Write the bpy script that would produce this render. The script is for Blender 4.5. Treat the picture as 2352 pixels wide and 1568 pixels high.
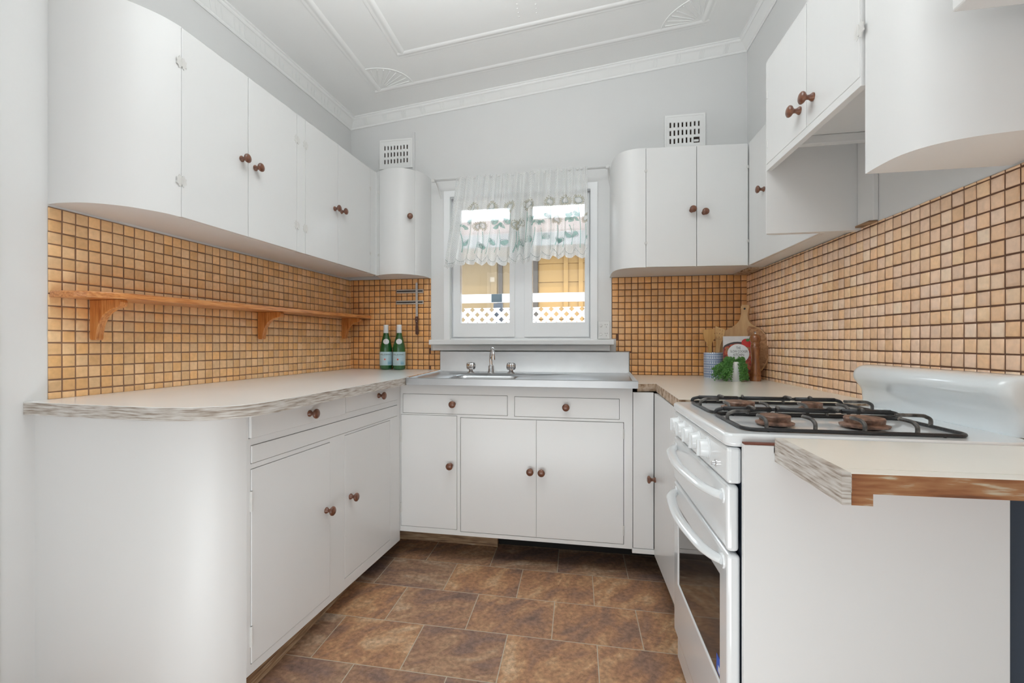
import bpy, bmesh, math, random
from mathutils import Vector, Matrix
random.seed(7)
for o in list(bpy.data.objects): bpy.data.objects.remove(o)
SC = bpy.context.scene
COL = SC.collection
PI = math.pi

# ------------------------------------------------------------------ camera
cam_data = bpy.data.cameras.new('camera')
cam = bpy.data.objects.new('camera', cam_data); COL.objects.link(cam)
cam.location = (0, 0, 1.07)
cam.rotation_euler = (math.radians(90), 0, math.atan(195 / 1050))
cam_data.sensor_width = 36.0
cam_data.lens = 1050 / 2352 * 36
cam_data.shift_x = 46 / 2352
cam_data.shift_y = 3 / 2352
cam_data.clip_start = 0.02
SC.camera = cam

# ------------------------------------------------------------------ world, daylight, exposure
w = bpy.data.worlds.new('sky'); SC.world = w; w.use_nodes = True
wn = w.node_tree.nodes; wl = w.node_tree.links
wn['Background'].inputs[0].default_value = (0.86, 0.93, 1.0, 1)
wn['Background'].inputs[1].default_value = 6.0
SC.view_settings.view_transform = 'Standard'
SC.view_settings.look = 'None'
SC.view_settings.gamma = 1
SC.view_settings.use_curve_mapping = False
SC.view_settings.exposure = 0.06
try:
    SC.cycles.max_bounces = 10; SC.cycles.diffuse_bounces = 6; SC.cycles.transparent_max_bounces = 24
    SC.cycles.sample_clamp_indirect = 6.0
    SC.cycles.caustics_reflective = False; SC.cycles.caustics_refractive = False
except Exception: pass

def area(name, loc, target, sx, sy, power, color=(1, 1, 1)):
    d = bpy.data.lights.new(name, 'AREA'); d.shape = 'RECTANGLE'; d.size = sx; d.size_y = sy
    d.energy = power; d.color = color
    o = bpy.data.objects.new(name, d); COL.objects.link(o); o.location = loc
    o.rotation_euler = (Vector(target) - Vector(loc)).to_track_quat('-Z', 'Y').to_euler()
    return o
sun_d = bpy.data.lights.new('sun', 'SUN'); sun_d.energy = 2.2; sun_d.angle = math.radians(1.5)
sun_d.color = (1, 0.96, 0.9)
sun = bpy.data.objects.new('sun', sun_d); COL.objects.link(sun)
sun.rotation_euler = (math.radians(38), 0, math.radians(-22))      # from behind the house on to the neighbour's wall
# fill lamp added behind the camera to light the room frontally
area('rear_fill', (-0.3, -2.4, 1.25), (-0.3, 1.0, 1.25), 2.6, 2.2, 17, (0.90, 0.965, 0.99))
# added fill near the floor, out of view, for lower cabinets and undersides
area('low_fill', (-0.3, 0.2, 0.12), (-0.3, 1.6, 1.6), 1.4, 0.5, 12, (0.90, 0.965, 0.99))
# unseen upward fill lamps, added to brighten the ceiling
area('ceiling_fill', (-0.3, 1.05, 2.30), (-0.3, 1.10, 3.0), 0.8, 0.7, 23, (0.91, 0.97, 0.99))
area('ceiling_fill', (-0.25, 0.20, 2.25), (-0.25, 0.3, 3.0), 1.3, 0.9, 2, (0.91, 0.97, 0.99))

# ------------------------------------------------------------------ materials
def nodes(m): return m.node_tree.nodes, m.node_tree.links
def mat(name, col, rough=0.5, metal=0.0, bump=0.0, bscale=40.0, var=0.0, vscale=3.0, stretch=(1, 1, 1), coat=0.0, spec=0.5):
    m = bpy.data.materials.new(name); m.use_nodes = True
    N, L = nodes(m); b = N['Principled BSDF']
    b.inputs['Base Color'].default_value = (*col, 1)
    b.inputs['Roughness'].default_value = rough; b.inputs['Metallic'].default_value = metal
    b.inputs['Coat Weight'].default_value = coat; b.inputs['Coat Roughness'].default_value = 0.06
    b.inputs['Specular IOR Level'].default_value = spec
    if bump or var:
        tc = N.new('ShaderNodeTexCoord'); mp = N.new('ShaderNodeMapping'); mp.inputs['Scale'].default_value = stretch
        L.new(tc.outputs['Object'], mp.inputs['Vector'])
    if bump:
        n = N.new('ShaderNodeTexNoise'); n.inputs['Scale'].default_value = bscale; n.inputs['Detail'].default_value = 4
        bp = N.new('ShaderNodeBump'); bp.inputs['Strength'].default_value = bump; bp.inputs['Distance'].default_value = 0.002
        L.new(mp.outputs[0], n.inputs['Vector']); L.new(n.outputs['Fac'], bp.inputs['Height']); L.new(bp.outputs[0], b.inputs['Normal'])
    if var:
        n2 = N.new('ShaderNodeTexNoise'); n2.inputs['Scale'].default_value = vscale; n2.inputs['Detail'].default_value = 3
        r = N.new('ShaderNodeMapRange'); r.inputs['To Min'].default_value = 1 - var; r.inputs['To Max'].default_value = 1 + var
        mx = N.new('ShaderNodeMix'); mx.data_type = 'RGBA'; mx.blend_type = 'MULTIPLY'; mx.inputs[0].default_value = 1
        mx.inputs[6].default_value = (*col, 1)
        L.new(mp.outputs[0], n2.inputs['Vector']); L.new(n2.outputs['Fac'], r.inputs['Value']); L.new(r.outputs[0], mx.inputs[7])
        L.new(mx.outputs[2], b.inputs['Base Color'])
    return m
def ramp_mat(name, stops, scale, stretch, rough=0.5, detail=8, distort=0.0, bump=0.15, ntype='noise', coat=0.0):
    m = bpy.data.materials.new(name); m.use_nodes = True
    N, L = nodes(m); b = N['Principled BSDF']; b.inputs['Roughness'].default_value = rough
    b.inputs['Coat Weight'].default_value = coat; b.inputs['Coat Roughness'].default_value = 0.1
    tc = N.new('ShaderNodeTexCoord'); mp = N.new('ShaderNodeMapping'); mp.inputs['Scale'].default_value = stretch
    L.new(tc.outputs['Object'], mp.inputs['Vector'])
    if ntype == 'noise':
        n = N.new('ShaderNodeTexNoise'); n.inputs['Scale'].default_value = scale; n.inputs['Detail'].default_value = detail
        n.inputs['Distortion'].default_value = distort; out = n.outputs['Fac']
    else:
        n = N.new('ShaderNodeTexWave'); n.inputs['Scale'].default_value = scale; n.inputs['Distortion'].default_value = distort
        n.inputs['Detail'].default_value = 3; n.inputs['Detail Scale'].default_value = 1.5; n.bands_direction = 'Y'; out = n.outputs['Fac']
    L.new(mp.outputs[0], n.inputs['Vector'])
    cr = N.new('ShaderNodeValToRGB'); el = cr.color_ramp.elements
    while len(el) < len(stops): el.new(0.5)
    for e, (p, c) in zip(el, stops): e.position = p; e.color = (*c, 1)
    L.new(out, cr.inputs[0]); L.new(cr.outputs[0], b.inputs['Base Color'])
    bp = N.new('ShaderNodeBump'); bp.inputs['Strength'].default_value = bump; bp.inputs['Distance'].default_value = 0.002
    L.new(out, bp.inputs['Height']); L.new(bp.outputs[0], b.inputs['Normal'])
    return m

M = {}
M['wall'] = mat('wall_paint', (0.74, 0.74, 0.735), 0.55, bump=0.12, bscale=60, var=0.015, vscale=2)
M['ceil'] = mat('ceiling_paint', (0.88, 0.88, 0.87), 0.6, bump=0.1, bscale=90, var=0.012, vscale=3)
M['cab'] = mat('cabinet_enamel', (0.76, 0.76, 0.755), 0.24, bump=0.22, bscale=22, var=0.02, vscale=2.2, stretch=(1, 1, 0.12))
M['cabflat'] = mat('cabinet_enamel_curved', (0.76, 0.76, 0.755), 0.42, bump=0.18, bscale=20, var=0.015, vscale=2, stretch=(1, 1, 0.1))
M['trim'] = mat('trim_enamel', (0.88, 0.89, 0.90), 0.22, bump=0.12, bscale=25, var=0.01, stretch=(1, 1, 0.3))
M['hinge'] = mat('painted_hinge', (0.66, 0.65, 0.63), 0.4, bump=0.3, bscale=200, var=0.08, vscale=60)
M['dark'] = mat('shade_dark', (0.012, 0.010, 0.009), 0.9, bump=0.3, bscale=30, var=0.4, vscale=9)  # near-black stands in for shade inside and under the base cabinets
M['grout'] = mat('brown_grout', (0.27, 0.155, 0.095), 0.8, bump=0.4, bscale=150, var=0.25, vscale=14)
M['grout_dark'] = mat('dark_brown_grout', (0.15, 0.07, 0.04), 0.8, bump=0.4, bscale=150, var=0.25, vscale=14)
M['lam'] = mat('cream_laminate', (0.84, 0.815, 0.745), 0.2, var=0.035, vscale=5, bump=0.02, bscale=60, spec=0.4)
M['lamgrey'] = mat('pale_laminate', (0.88, 0.89, 0.88), 0.2, var=0.03, vscale=4, bump=0.02, bscale=60, spec=0.4)
M['edge'] = ramp_mat('weathered_edge', [(0.30, (0.22, 0.165, 0.125)), (0.42, (0.40, 0.345, 0.295)), (0.52, (0.54, 0.50, 0.455)), (0.68, (0.66, 0.64, 0.61))], 34, (0.5, 0.5, 7), 0.7, 14, 0.0)
M['edgewood'] = ramp_mat('bare_timber_edge', [(0.30, (0.10, 0.035, 0.014)), (0.46, (0.27, 0.10, 0.035)), (0.58, (0.36, 0.17, 0.07)), (0.66, (0.52, 0.45, 0.33)), (0.78, (0.60, 0.56, 0.46))], 7, (1.4, 5, 11), 0.6, 9, 0.2)
M['chip'] = ramp_mat('chipboard_edge', [(0.35, (0.22, 0.12, 0.06)), (0.5, (0.50, 0.37, 0.26)), (0.65, (0.62, 0.5, 0.4))], 40, (1, 1, 1), 0.8, 6, 0.1)
M['pine'] = ramp_mat('orange_pine', [(0.3, (0.38, 0.115, 0.028)), (0.5, (0.60, 0.235, 0.07)), (0.7, (0.72, 0.34, 0.12))], 9, (16, 0.9, 22), 0.28, 6, 0.4, bump=0.05, coat=0.25)
M['pinev'] = ramp_mat('orange_pine_upright', [(0.3, (0.36, 0.10, 0.02)), (0.5, (0.58, 0.22, 0.055)), (0.7, (0.68, 0.31, 0.10))], 9, (16, 16, 1.3), 0.3, 6, 0.5, bump=0.05, coat=0.2)
M['knobwood'] = ramp_mat('knob_wood', [(0.3, (0.085, 0.028, 0.014)), (0.5, (0.165, 0.058, 0.028)), (0.7, (0.26, 0.105, 0.05))], 60, (1, 1, 0.4), 0.32, bump=0.03, coat=0.4)
M['timber'] = ramp_mat('raw_kick_timber', [(0.3, (0.12, 0.065, 0.038)), (0.5, (0.34, 0.20, 0.11)), (0.62, (0.46, 0.31, 0.18)), (0.75, (0.58, 0.51, 0.42))], 10, (1.0, 1.0, 14), 0.8, 9, 0.4)
M['steel'] = mat('brushed_steel', (0.50, 0.51, 0.52), 0.32, 1.0, bump=0.05, bscale=40, var=0.10, vscale=5)
M['steelsoft'] = mat('dull_steel', (0.62, 0.63, 0.64), 0.5, 1.0, bump=0.08, bscale=30, var=0.12, vscale=6)
M['lipsteel'] = mat('lip_steel', (0.42, 0.425, 0.43), 0.38, 1.0, bump=0.05, bscale=30, var=0.15, vscale=4)
M['chrome'] = mat('chrome', (0.75, 0.75, 0.76), 0.09, 1.0)
M['enamel'] = mat('stove_enamel', (0.80, 0.82, 0.83), 0.12, coat=0.5)
M['enamelblue'] = mat('splash_enamel', (0.79, 0.835, 0.86), 0.12, coat=0.5, var=0.02, vscale=9)
M['navy'] = mat('stove_side_navy', (0.035, 0.05, 0.075), 0.45, var=0.3, vscale=9, stretch=(1, 1, 0.3))
M['iron'] = mat('cast_iron', (0.028, 0.028, 0.03), 0.38, 0.2, bump=0.4, bscale=160, var=0.5, vscale=30)
M['ironworn'] = ramp_mat('worn_iron', [(0.35, (0.03, 0.028, 0.027)), (0.6, (0.14, 0.13, 0.12)), (0.8, (0.3, 0.28, 0.26))], 60, (1, 1, 1), 0.4, bump=0.1)
M['rust'] = ramp_mat('rusty_burner', [(0.35, (0.07, 0.035, 0.022)), (0.55, (0.22, 0.115, 0.075)), (0.75, (0.34, 0.24, 0.19))], 55, (1, 1, 1), 0.55, bump=0.3)
M['black'] = mat('black_plastic', (0.02, 0.02, 0.022), 0.4)
M['ovenglass'] = mat('oven_glass', (0.045, 0.036, 0.031), 0.05, spec=0.9)
M['whiteplastic'] = mat('white_plastic', (0.78, 0.78, 0.77), 0.3)
M['greenglass'] = mat('green_glass', (0.012, 0.10, 0.022), 0.05, spec=0.8, coat=0.4)
M['label'] = mat('pale_blue_label', (0.50, 0.66, 0.72), 0.5, var=0.08, vscale=30)
M['labelwhite'] = mat('label_white', (0.74, 0.76, 0.77), 0.5)
M['labelblue'] = mat('label_blue_print', (0.10, 0.36, 0.52), 0.5)
M['redstar'] = mat('red_star_print', (0.75, 0.12, 0.07), 0.5)
M['ink'] = mat('black_ink', (0.03, 0.03, 0.035), 0.6)
M['blade'] = mat('knife_blade', (0.55, 0.53, 0.51), 0.35, 0.6)
M['alu'] = mat('aged_aluminium', (0.52, 0.46, 0.40), 0.5, 0.2, var=0.25, vscale=40)
M['knifewood'] = mat('knife_handle_wood', (0.09, 0.035, 0.022), 0.5, var=0.2, vscale=30)
M['bamboo'] = ramp_mat('bamboo', [(0.3, (0.50, 0.27, 0.09)), (0.7, (0.66, 0.40, 0.16))], 10, (8, 8, 0.8), 0.45, bump=0.04)
M['acacia'] = ramp_mat('acacia_dark', [(0.25, (0.20, 0.085, 0.035)), (0.5, (0.36, 0.17, 0.07)), (0.75, (0.52, 0.28, 0.13))], 9, (1.5, 6, 6), 0.38, distort=1.5, bump=0.04)
M['acacialight'] = ramp_mat('acacia_light', [(0.25, (0.44, 0.25, 0.11)), (0.75, (0.60, 0.38, 0.19))], 8, (8, 2, 1), 0.38, bump=0.04)
M['millwood'] = ramp_mat('mill_wood', [(0.3, (0.13, 0.04, 0.015)), (0.5, (0.25, 0.09, 0.03)), (0.72, (0.36, 0.15, 0.055))], 14, (3, 3, 0.7), 0.25, distort=1, bump=0.02, coat=0.4)
M['leaf'] = mat('succulent_leaf', (0.085, 0.24, 0.05), 0.45, var=0.45, vscale=45)
M['potwhite'] = mat('white_ceramic', (0.78, 0.79, 0.80), 0.2)
M['red'] = mat('pepper_red', (0.52, 0.025, 0.02), 0.35)
M['cream'] = mat('book_page', (0.75, 0.73, 0.68), 0.7)
M['booklight'] = mat('book_marble', (0.62, 0.60, 0.60), 0.4, var=0.12, vscale=30)
M['bookdark'] = ramp_mat('book_stew', [(0.32, (0.05, 0.012, 0.012)), (0.45, (0.32, 0.03, 0.015)), (0.56, (0.50, 0.10, 0.03)), (0.63, (0.12, 0.14, 0.05)), (0.75, (0.55, 0.30, 0.18))], 55, (1, 1, 1), 0.4, 4, 0.4, bump=0.0)
M['green'] = mat('print_green', (0.05, 0.16, 0.03), 0.5)
M['bookblack'] = mat('book_dark', (0.045, 0.03, 0.03), 0.35)
M['bluesticker'] = mat('blue_sticker', (0.02, 0.12, 0.62), 0.4)
M['glassclear'] = None
M['yellow'] = mat('yellow_weatherboard', (0.29, 0.165, 0.045), 0.6, bump=0.2, bscale=8, var=0.06, vscale=2, stretch=(0.3, 1, 3))
M['tan'] = mat('tan_blind', (0.185, 0.125, 0.056), 0.5, var=0.10, vscale=1.4)
M['brownpost'] = mat('brown_window_frame', (0.05, 0.037, 0.026), 0.5)
M['fence'] = mat('white_fence_paint', (0.90, 0.92, 0.95), 0.5)
M['greyblue'] = mat('grey_blue_post', (0.09, 0.105, 0.13), 0.6)
M['tealpost'] = mat('slate_rail_joint', (0.022, 0.042, 0.055), 0.6)
M['gutter'] = mat('grey_gutter', (0.17, 0.175, 0.18), 0.5)
M['roof'] = mat('terracotta_roof', (0.18, 0.10, 0.08), 0.7, bump=0.5, bscale=12, var=0.15, vscale=8)
M['ground'] = mat('concrete_path', (0.30, 0.285, 0.265), 0.8, bump=0.3, bscale=20, var=0.1)
M['ventshade'] = mat('vent_shade_dark', (0.035, 0.02, 0.015), 0.9, var=0.3, vscale=40)  # dark colour stands in for the shade behind the vent slots
M['rodmetal'] = mat('white_curtain_rod', (0.72, 0.72, 0.71), 0.3)
M['chipbrown'] = mat('chipped_terracotta', (0.16, 0.05, 0.03), 0.8)

def glass_mat():
    m = bpy.data.materials.new('window_glass'); m.use_nodes = True; N, L = nodes(m)
    for n in list(N): N.remove(n)
    out = N.new('ShaderNodeOutputMaterial'); t = N.new('ShaderNodeBsdfTransparent'); g = N.new('ShaderNodeBsdfGlossy')
    g.inputs['Roughness'].default_value = 0.02; t.inputs[0].default_value = (0.97, 0.98, 0.98, 1)
    f = N.new('ShaderNodeFresnel'); f.inputs['IOR'].default_value = 1.45
    x = N.new('ShaderNodeMixShader'); L.new(f.outputs[0], x.inputs[0]); L.new(t.outputs[0], x.inputs[1]); L.new(g.outputs[0], x.inputs[2]); L.new(x.outputs[0], out.inputs[0])
    return m
M['glassclear'] = glass_mat()

def tile_mat():
    m = bpy.data.materials.new('mosaic_tile_glaze'); m.use_nodes = True; N, L = nodes(m); b = N['Principled BSDF']
    a = N.new('ShaderNodeAttribute'); a.attribute_name = 'tint'
    tc = N.new('ShaderNodeTexCoord'); n = N.new('ShaderNodeTexNoise'); n.inputs['Scale'].default_value = 70; n.inputs['Detail'].default_value = 5
    r = N.new('ShaderNodeMapRange'); r.inputs['To Min'].default_value = 0.82; r.inputs['To Max'].default_value = 1.14
    mx = N.new('ShaderNodeMix'); mx.data_type = 'RGBA'; mx.blend_type = 'MULTIPLY'; mx.inputs[0].default_value = 1
    L.new(tc.outputs['Object'], n.inputs['Vector']); L.new(n.outputs['Fac'], r.inputs['Value'])
    L.new(a.outputs['Color'], mx.inputs[6]); L.new(r.outputs[0], mx.inputs[7]); L.new(mx.outputs[2], b.inputs['Base Color'])
    b.inputs['Roughness'].default_value = 0.21; b.inputs['Specular IOR Level'].default_value = 0.6
    n2 = N.new('ShaderNodeTexNoise'); n2.inputs['Scale'].default_value = 45; bp = N.new('ShaderNodeBump'); bp.inputs['Strength'].default_value = 0.25; bp.inputs['Distance'].default_value = 0.002
    L.new(tc.outputs['Object'], n2.inputs['Vector']); L.new(n2.outputs['Fac'], bp.inputs['Height']); L.new(bp.outputs[0], b.inputs['Normal'])
    return m
M['tile'] = tile_mat()

def floor_mat():
    m = bpy.data.materials.new('stone_look_vinyl'); m.use_nodes = True; N, L = nodes(m); b = N['Principled BSDF']
    g = N.new('ShaderNodeNewGeometry'); mp = N.new('ShaderNodeMapping'); mp.inputs['Location'].default_value = (0.25, -1.66, 0)
    L.new(g.outputs['Position'], mp.inputs['Vector'])
    # slight hand-cut wobble of the joints
    br = N.new('ShaderNodeTexBrick'); br.offset = 0.5; br.offset_frequency = 2; br.squash = 1.0
    br.inputs['Color1'].default_value = (0, 0, 0, 1); br.inputs['Color2'].default_value = (1, 1, 1, 1); br.inputs['Mortar'].default_value = (0.5, 0.5, 0.5, 1)
    br.inputs['Scale'].default_value = 1; br.inputs['Mortar Size'].default_value = 0.0019; br.inputs['Mortar Smooth'].default_value = 0.2
    br.inputs['Brick Width'].default_value = 0.32; br.inputs['Row Height'].default_value = 0.245
    L.new(mp.outputs[0], br.inputs['Vector'])
    wv = N.new('ShaderNodeMath'); wv.operation = 'MULTIPLY'; wv.inputs[1].default_value = 37.0; L.new(br.outputs['Color'], wv.inputs[0])
    rot = N.new('ShaderNodeVectorRotate'); rot.rotation_type = 'Z_AXIS'; L.new(mp.outputs[0], rot.inputs['Vector'])
    ra = N.new('ShaderNodeMath'); ra.operation = 'MULTIPLY_ADD'; ra.inputs[1].default_value = 1.3; ra.inputs[2].default_value = -1.2; L.new(br.outputs['Color'], ra.inputs[0]); L.new(ra.outputs[0], rot.inputs['Angle'])
    mp2 = N.new('ShaderNodeMapping'); mp2.inputs['Scale'].default_value = (1.0, 2.3, 1); L.new(rot.outputs[0], mp2.inputs['Vector'])
    n = N.new('ShaderNodeTexNoise'); n.noise_dimensions = '4D'; n.inputs['Scale'].default_value = 4.0; n.inputs['Detail'].default_value = 9; n.inputs['Roughness'].default_value = 0.62; n.inputs['Distortion'].default_value = 0.9
    L.new(mp2.outputs[0], n.inputs['Vector']); L.new(wv.outputs[0], n.inputs['W'])
    cr = N.new('ShaderNodeValToRGB'); el = cr.color_ramp.elements
    for _ in range(3): el.new(0.5)
    for e, (p, c) in zip(el, [(0.30, (0.19, 0.125, 0.10)), (0.41, (0.30, 0.185, 0.135)), (0.50, (0.40, 0.225, 0.135)), (0.57, (0.49, 0.30, 0.175)), (0.70, (0.64, 0.48, 0.33))]): e.position = p; e.color = (*c, 1)
    L.new(n.outputs['Fac'], cr.inputs[0])
    # fine crackle veins
    v = N.new('ShaderNodeTexVoronoi'); v.feature = 'DISTANCE_TO_EDGE'; v.inputs['Scale'].default_value = 17
    nd = N.new('ShaderNodeTexNoise'); nd.inputs['Scale'].default_value = 14; nd.inputs['Detail'].default_value = 5
    ad = N.new('ShaderNodeMix'); ad.data_type = 'VECTOR'; ad.inputs[0].default_value = 0.22
    L.new(mp.outputs[0], nd.inputs['Vector']); L.new(mp.outputs[0], ad.inputs[4]); L.new(nd.outputs['Color'], ad.inputs[5]); L.new(ad.outputs[1], v.inputs['Vector'])
    vr = N.new('ShaderNodeMapRange'); vr.inputs['From Max'].default_value = 0.035; vr.inputs['To Min'].default_value = 0.78; vr.inputs['To Max'].default_value = 1.0; L.new(v.outputs['Distance'], vr.inputs['Value'])
    nf = N.new('ShaderNodeTexNoise'); nf.inputs['Scale'].default_value = 60; nf.inputs['Detail'].default_value = 8; L.new(mp.outputs[0], nf.inputs['Vector'])
    fr = N.new('ShaderNodeMapRange'); fr.inputs['From Min'].default_value = 0.3; fr.inputs['From Max'].default_value = 0.7; fr.inputs['To Min'].default_value = 0.72; fr.inputs['To Max'].default_value = 1.3; L.new(nf.outputs['Fac'], fr.inputs['Value'])
    m1 = N.new('ShaderNodeMath'); m1.operation = 'MULTIPLY'; L.new(vr.outputs[0], m1.inputs[0]); L.new(fr.outputs[0], m1.inputs[1])
    tn = N.new('ShaderNodeMix'); tn.data_type = 'RGBA'; tn.blend_type = 'MIX'   # tile to tile tone: redder / greyer
    tn.inputs[6].default_value = (1.08, 0.98, 0.88, 1); tn.inputs[7].default_value = (0.80, 0.84, 0.95, 1); L.new(br.outputs['Color'], tn.inputs[0])
    mm = N.new('ShaderNodeMix'); mm.data_type = 'RGBA'; mm.blend_type = 'MULTIPLY'; mm.inputs[0].default_value = 1; L.new(cr.outputs[0], mm.inputs[6]); L.new(tn.outputs[2], mm.inputs[7])
    mk = N.new('ShaderNodeMix'); mk.data_type = 'RGBA'; mk.blend_type = 'MULTIPLY'; mk.inputs[0].default_value = 1; L.new(mm.outputs[2], mk.inputs[6]); L.new(m1.outputs[0], mk.inputs[7])
    fin = N.new('ShaderNodeMix'); fin.data_type = 'RGBA'; L.new(br.outputs['Fac'], fin.inputs[0]); L.new(mk.outputs[2], fin.inputs[6]); fin.inputs[7].default_value = (0.54, 0.46, 0.35, 1)
    L.new(fin.outputs[2], b.inputs['Base Color']); b.inputs['Roughness'].default_value = 0.42; b.inputs['Specular IOR Level'].default_value = 0.35
    inv = N.new('ShaderNodeMath'); inv.operation = 'SUBTRACT'; L.new(nf.outputs['Fac'], inv.inputs[0]); L.new(br.outputs['Fac'], inv.inputs[1])
    bp = N.new('ShaderNodeBump'); bp.inputs['Strength'].default_value = 0.3; bp.inputs['Distance'].default_value = 0.002; L.new(inv.outputs[0], bp.inputs['Height']); L.new(bp.outputs[0], b.inputs['Normal'])
    return m
M['floor'] = floor_mat()

def lace_mat(name, cell, dens, col=(0.95, 0.955, 0.95)):
    """net of a lace curtain: threads are cloth, the holes between them are open"""
    m = bpy.data.materials.new(name); m.use_nodes = True; N, L = nodes(m)
    for n in list(N): N.remove(n)
    out = N.new('ShaderNodeOutputMaterial'); uv = N.new('ShaderNodeUVMap'); uv.uv_map = 'UVMap'
    sp = N.new('ShaderNodeSeparateXYZ'); L.new(uv.outputs[0], sp.inputs[0])
    def mth(op, a, bb=None):
        q = N.new('ShaderNodeMath'); q.operation = op
        for i, s in enumerate([a, bb]):
            if s is None: continue
            if isinstance(s, (int, float)): q.inputs[i].default_value = s
            else: L.new(s, q.inputs[i])
        return q.outputs[0]
    k = PI / cell
    s1 = mth('ABSOLUTE', mth('SINE', mth('MULTIPLY', mth('ADD', sp.outputs[0], mth('MULTIPLY', sp.outputs[1], 0.8)), k)))
    s2 = mth('ABSOLUTE', mth('SINE', mth('MULTIPLY', mth('SUBTRACT', sp.outputs[0], mth('MULTIPLY', sp.outputs[1], 0.8)), k)))
    mn = mth('MINIMUM', s1, s2)
    mr = N.new('ShaderNodeMapRange'); mr.inputs['From Min'].default_value = dens - 0.12; mr.inputs['From Max'].default_value = dens + 0.12
    mr.inputs['To Min'].default_value = 0.97; mr.inputs['To Max'].default_value = 0.44; L.new(mn, mr.inputs['Value'])
    tr = N.new('ShaderNodeBsdfTransparent'); d = N.new('ShaderNodeBsdfDiffuse'); t = N.new('ShaderNodeBsdfTranslucent')
    d.inputs[0].default_value = (*col, 1); t.inputs[0].default_value = (*col, 1)
    a1 = N.new('ShaderNodeMixShader'); a1.inputs[0].default_value = 0.55; L.new(d.outputs[0], a1.inputs[1]); L.new(t.outputs[0], a1.inputs[2])
    a2 = N.new('ShaderNodeMixShader'); L.new(mr.outputs[0], a2.inputs[0]); L.new(tr.outputs[0], a2.inputs[1]); L.new(a1.outputs[0], a2.inputs[2]); L.new(a2.outputs[0], out.inputs[0])
    return m
M['lace'] = lace_mat('lace_net', 0.0078, 0.50)
def sheer(name, col, alpha):
    m = bpy.data.materials.new(name); m.use_nodes = True; N, L = nodes(m); b = N['Principled BSDF']
    b.inputs['Base Color'].default_value = (*col, 1); b.inputs['Roughness'].default_value = 0.8; b.inputs['Alpha'].default_value = alpha
    return m
M['motif_teal'] = sheer('teal_embroidery', (0.30, 0.52, 0.47), 0.72)
M['motif_olive'] = sheer('olive_embroidery', (0.52, 0.49, 0.36), 0.55)
M['motif_grey'] = sheer('grey_embroidery', (0.30, 0.36, 0.36), 0.8)
M['motif_white'] = sheer('white_embroidery', (0.85, 0.86, 0.86), 0.75)

def crock_mat():
    m = bpy.data.materials.new('blue_pattern_ceramic'); m.use_nodes = True; N, L = nodes(m); b = N['Principled BSDF']
    b.inputs['Roughness'].default_value = 0.3
    tc = N.new('ShaderNodeTexCoord'); sp = N.new('ShaderNodeSeparateXYZ'); L.new(tc.outputs['Object'], sp.inputs[0])
    def mth(op, a, bb=None, cc=None):
        q = N.new('ShaderNodeMath'); q.operation = op
        for i, s in enumerate([a, bb, cc]):
            if s is None: continue
            if isinstance(s, (int, float)): q.inputs[i].default_value = s
            else: L.new(s, q.inputs[i])
        return q.outputs[0]
    ang = mth('ARCTAN2', sp.outputs[1], sp.outputs[0])
    u = mth('FRACT', mth('MULTIPLY', ang, 34 / (2 * PI)))
    zz = mth('FRACT', mth('MULTIPLY', sp.outputs[2], 1 / 0.026))
    tri = mth('GREATER_THAN', mth('SUBTRACT', 1.05, mth('MULTIPLY', mth('ABSOLUTE', mth('SUBTRACT', u, 0.5)), 2.4)), mth('FRACT', mth('MULTIPLY', zz, 2.0)))
    band = mth('LESS_THAN', zz, 0.62)
    white = mth('MULTIPLY', tri, band)
    thin = mth('MULTIPLY', mth('GREATER_THAN', zz, 0.72), mth('LESS_THAN', zz, 0.80))
    w2 = mth('MAXIMUM', white, thin)
    mx = N.new('ShaderNodeMix'); mx.data_type = 'RGBA'; mx.inputs[6].default_value = (0.13, 0.20, 0.36, 1); mx.inputs[7].default_value = (0.72, 0.76, 0.82, 1)
    L.new(w2, mx.inputs[0]); L.new(mx.outputs[2], b.inputs['Base Color'])
    return m
M['crock'] = crock_mat()

# ------------------------------------------------------------------ frames (a along the wall, b out of the wall, z up)
A0 = Vector((-1.562, 1.106)); UL = (Vector((-1.468, 2.80)) - A0).normalized(); NL = Vector((UL.y, -UL.x))
G0 = Vector((-0.952, 1.183)); UG = (Vector((-0.866, 2.16)) - G0).normalized(); NG = Vector((UG.y, -UG.x))
def FL(a, b, z): p = A0 + UL * a + NL * b; return Vector((p.x, p.y, z))
def FG(a, b, z): p = G0 + UG * a + NG * b; return Vector((p.x, p.y, z))
def FB(a, b, z): return Vector((a, 2.8 - b, z))
def FR(a, b, z): return Vector((0.945 - b, a, z))
def FW(a, b, z): return Vector((a, b, z))
def FXZ(a, b, z): return Vector((a, z, b))     # profile in x,z run along y
def zc(x): return 2.53 + 0.1 * (x + 1.45)       # the ceiling falls towards the left wall

# ------------------------------------------------------------------ mesh helpers
def box(bm, F, a0, a1, b0, b1, z0, z1):
    v = [bm.verts.new(F(a, b, z)) for a in (a0, a1) for b in (b0, b1) for z in (z0, z1)]
    for f in ((0, 1, 3, 2), (4, 6, 7, 5), (0, 4, 5, 1), (2, 3, 7, 6), (0, 2, 6, 4), (1, 5, 7, 3)):
        bm.faces.new([v[i] for i in f])
def prism(bm, F, pts, z0, z1):
    zf = (lambda z: (lambda p: z)) if not callable(z1) else None
    lo = [bm.verts.new(F(p[0], p[1], z0(p) if callable(z0) else z0)) for p in pts]
    hi = [bm.verts.new(F(p[0], p[1], z1(p) if callable(z1) else z1)) for p in pts]
    n = len(pts)
    bm.faces.new(lo[::-1]); bm.faces.new(hi)
    for i in range(n): bm.faces.new((lo[i], lo[(i + 1) % n], hi[(i + 1) % n], hi[i]))
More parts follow.
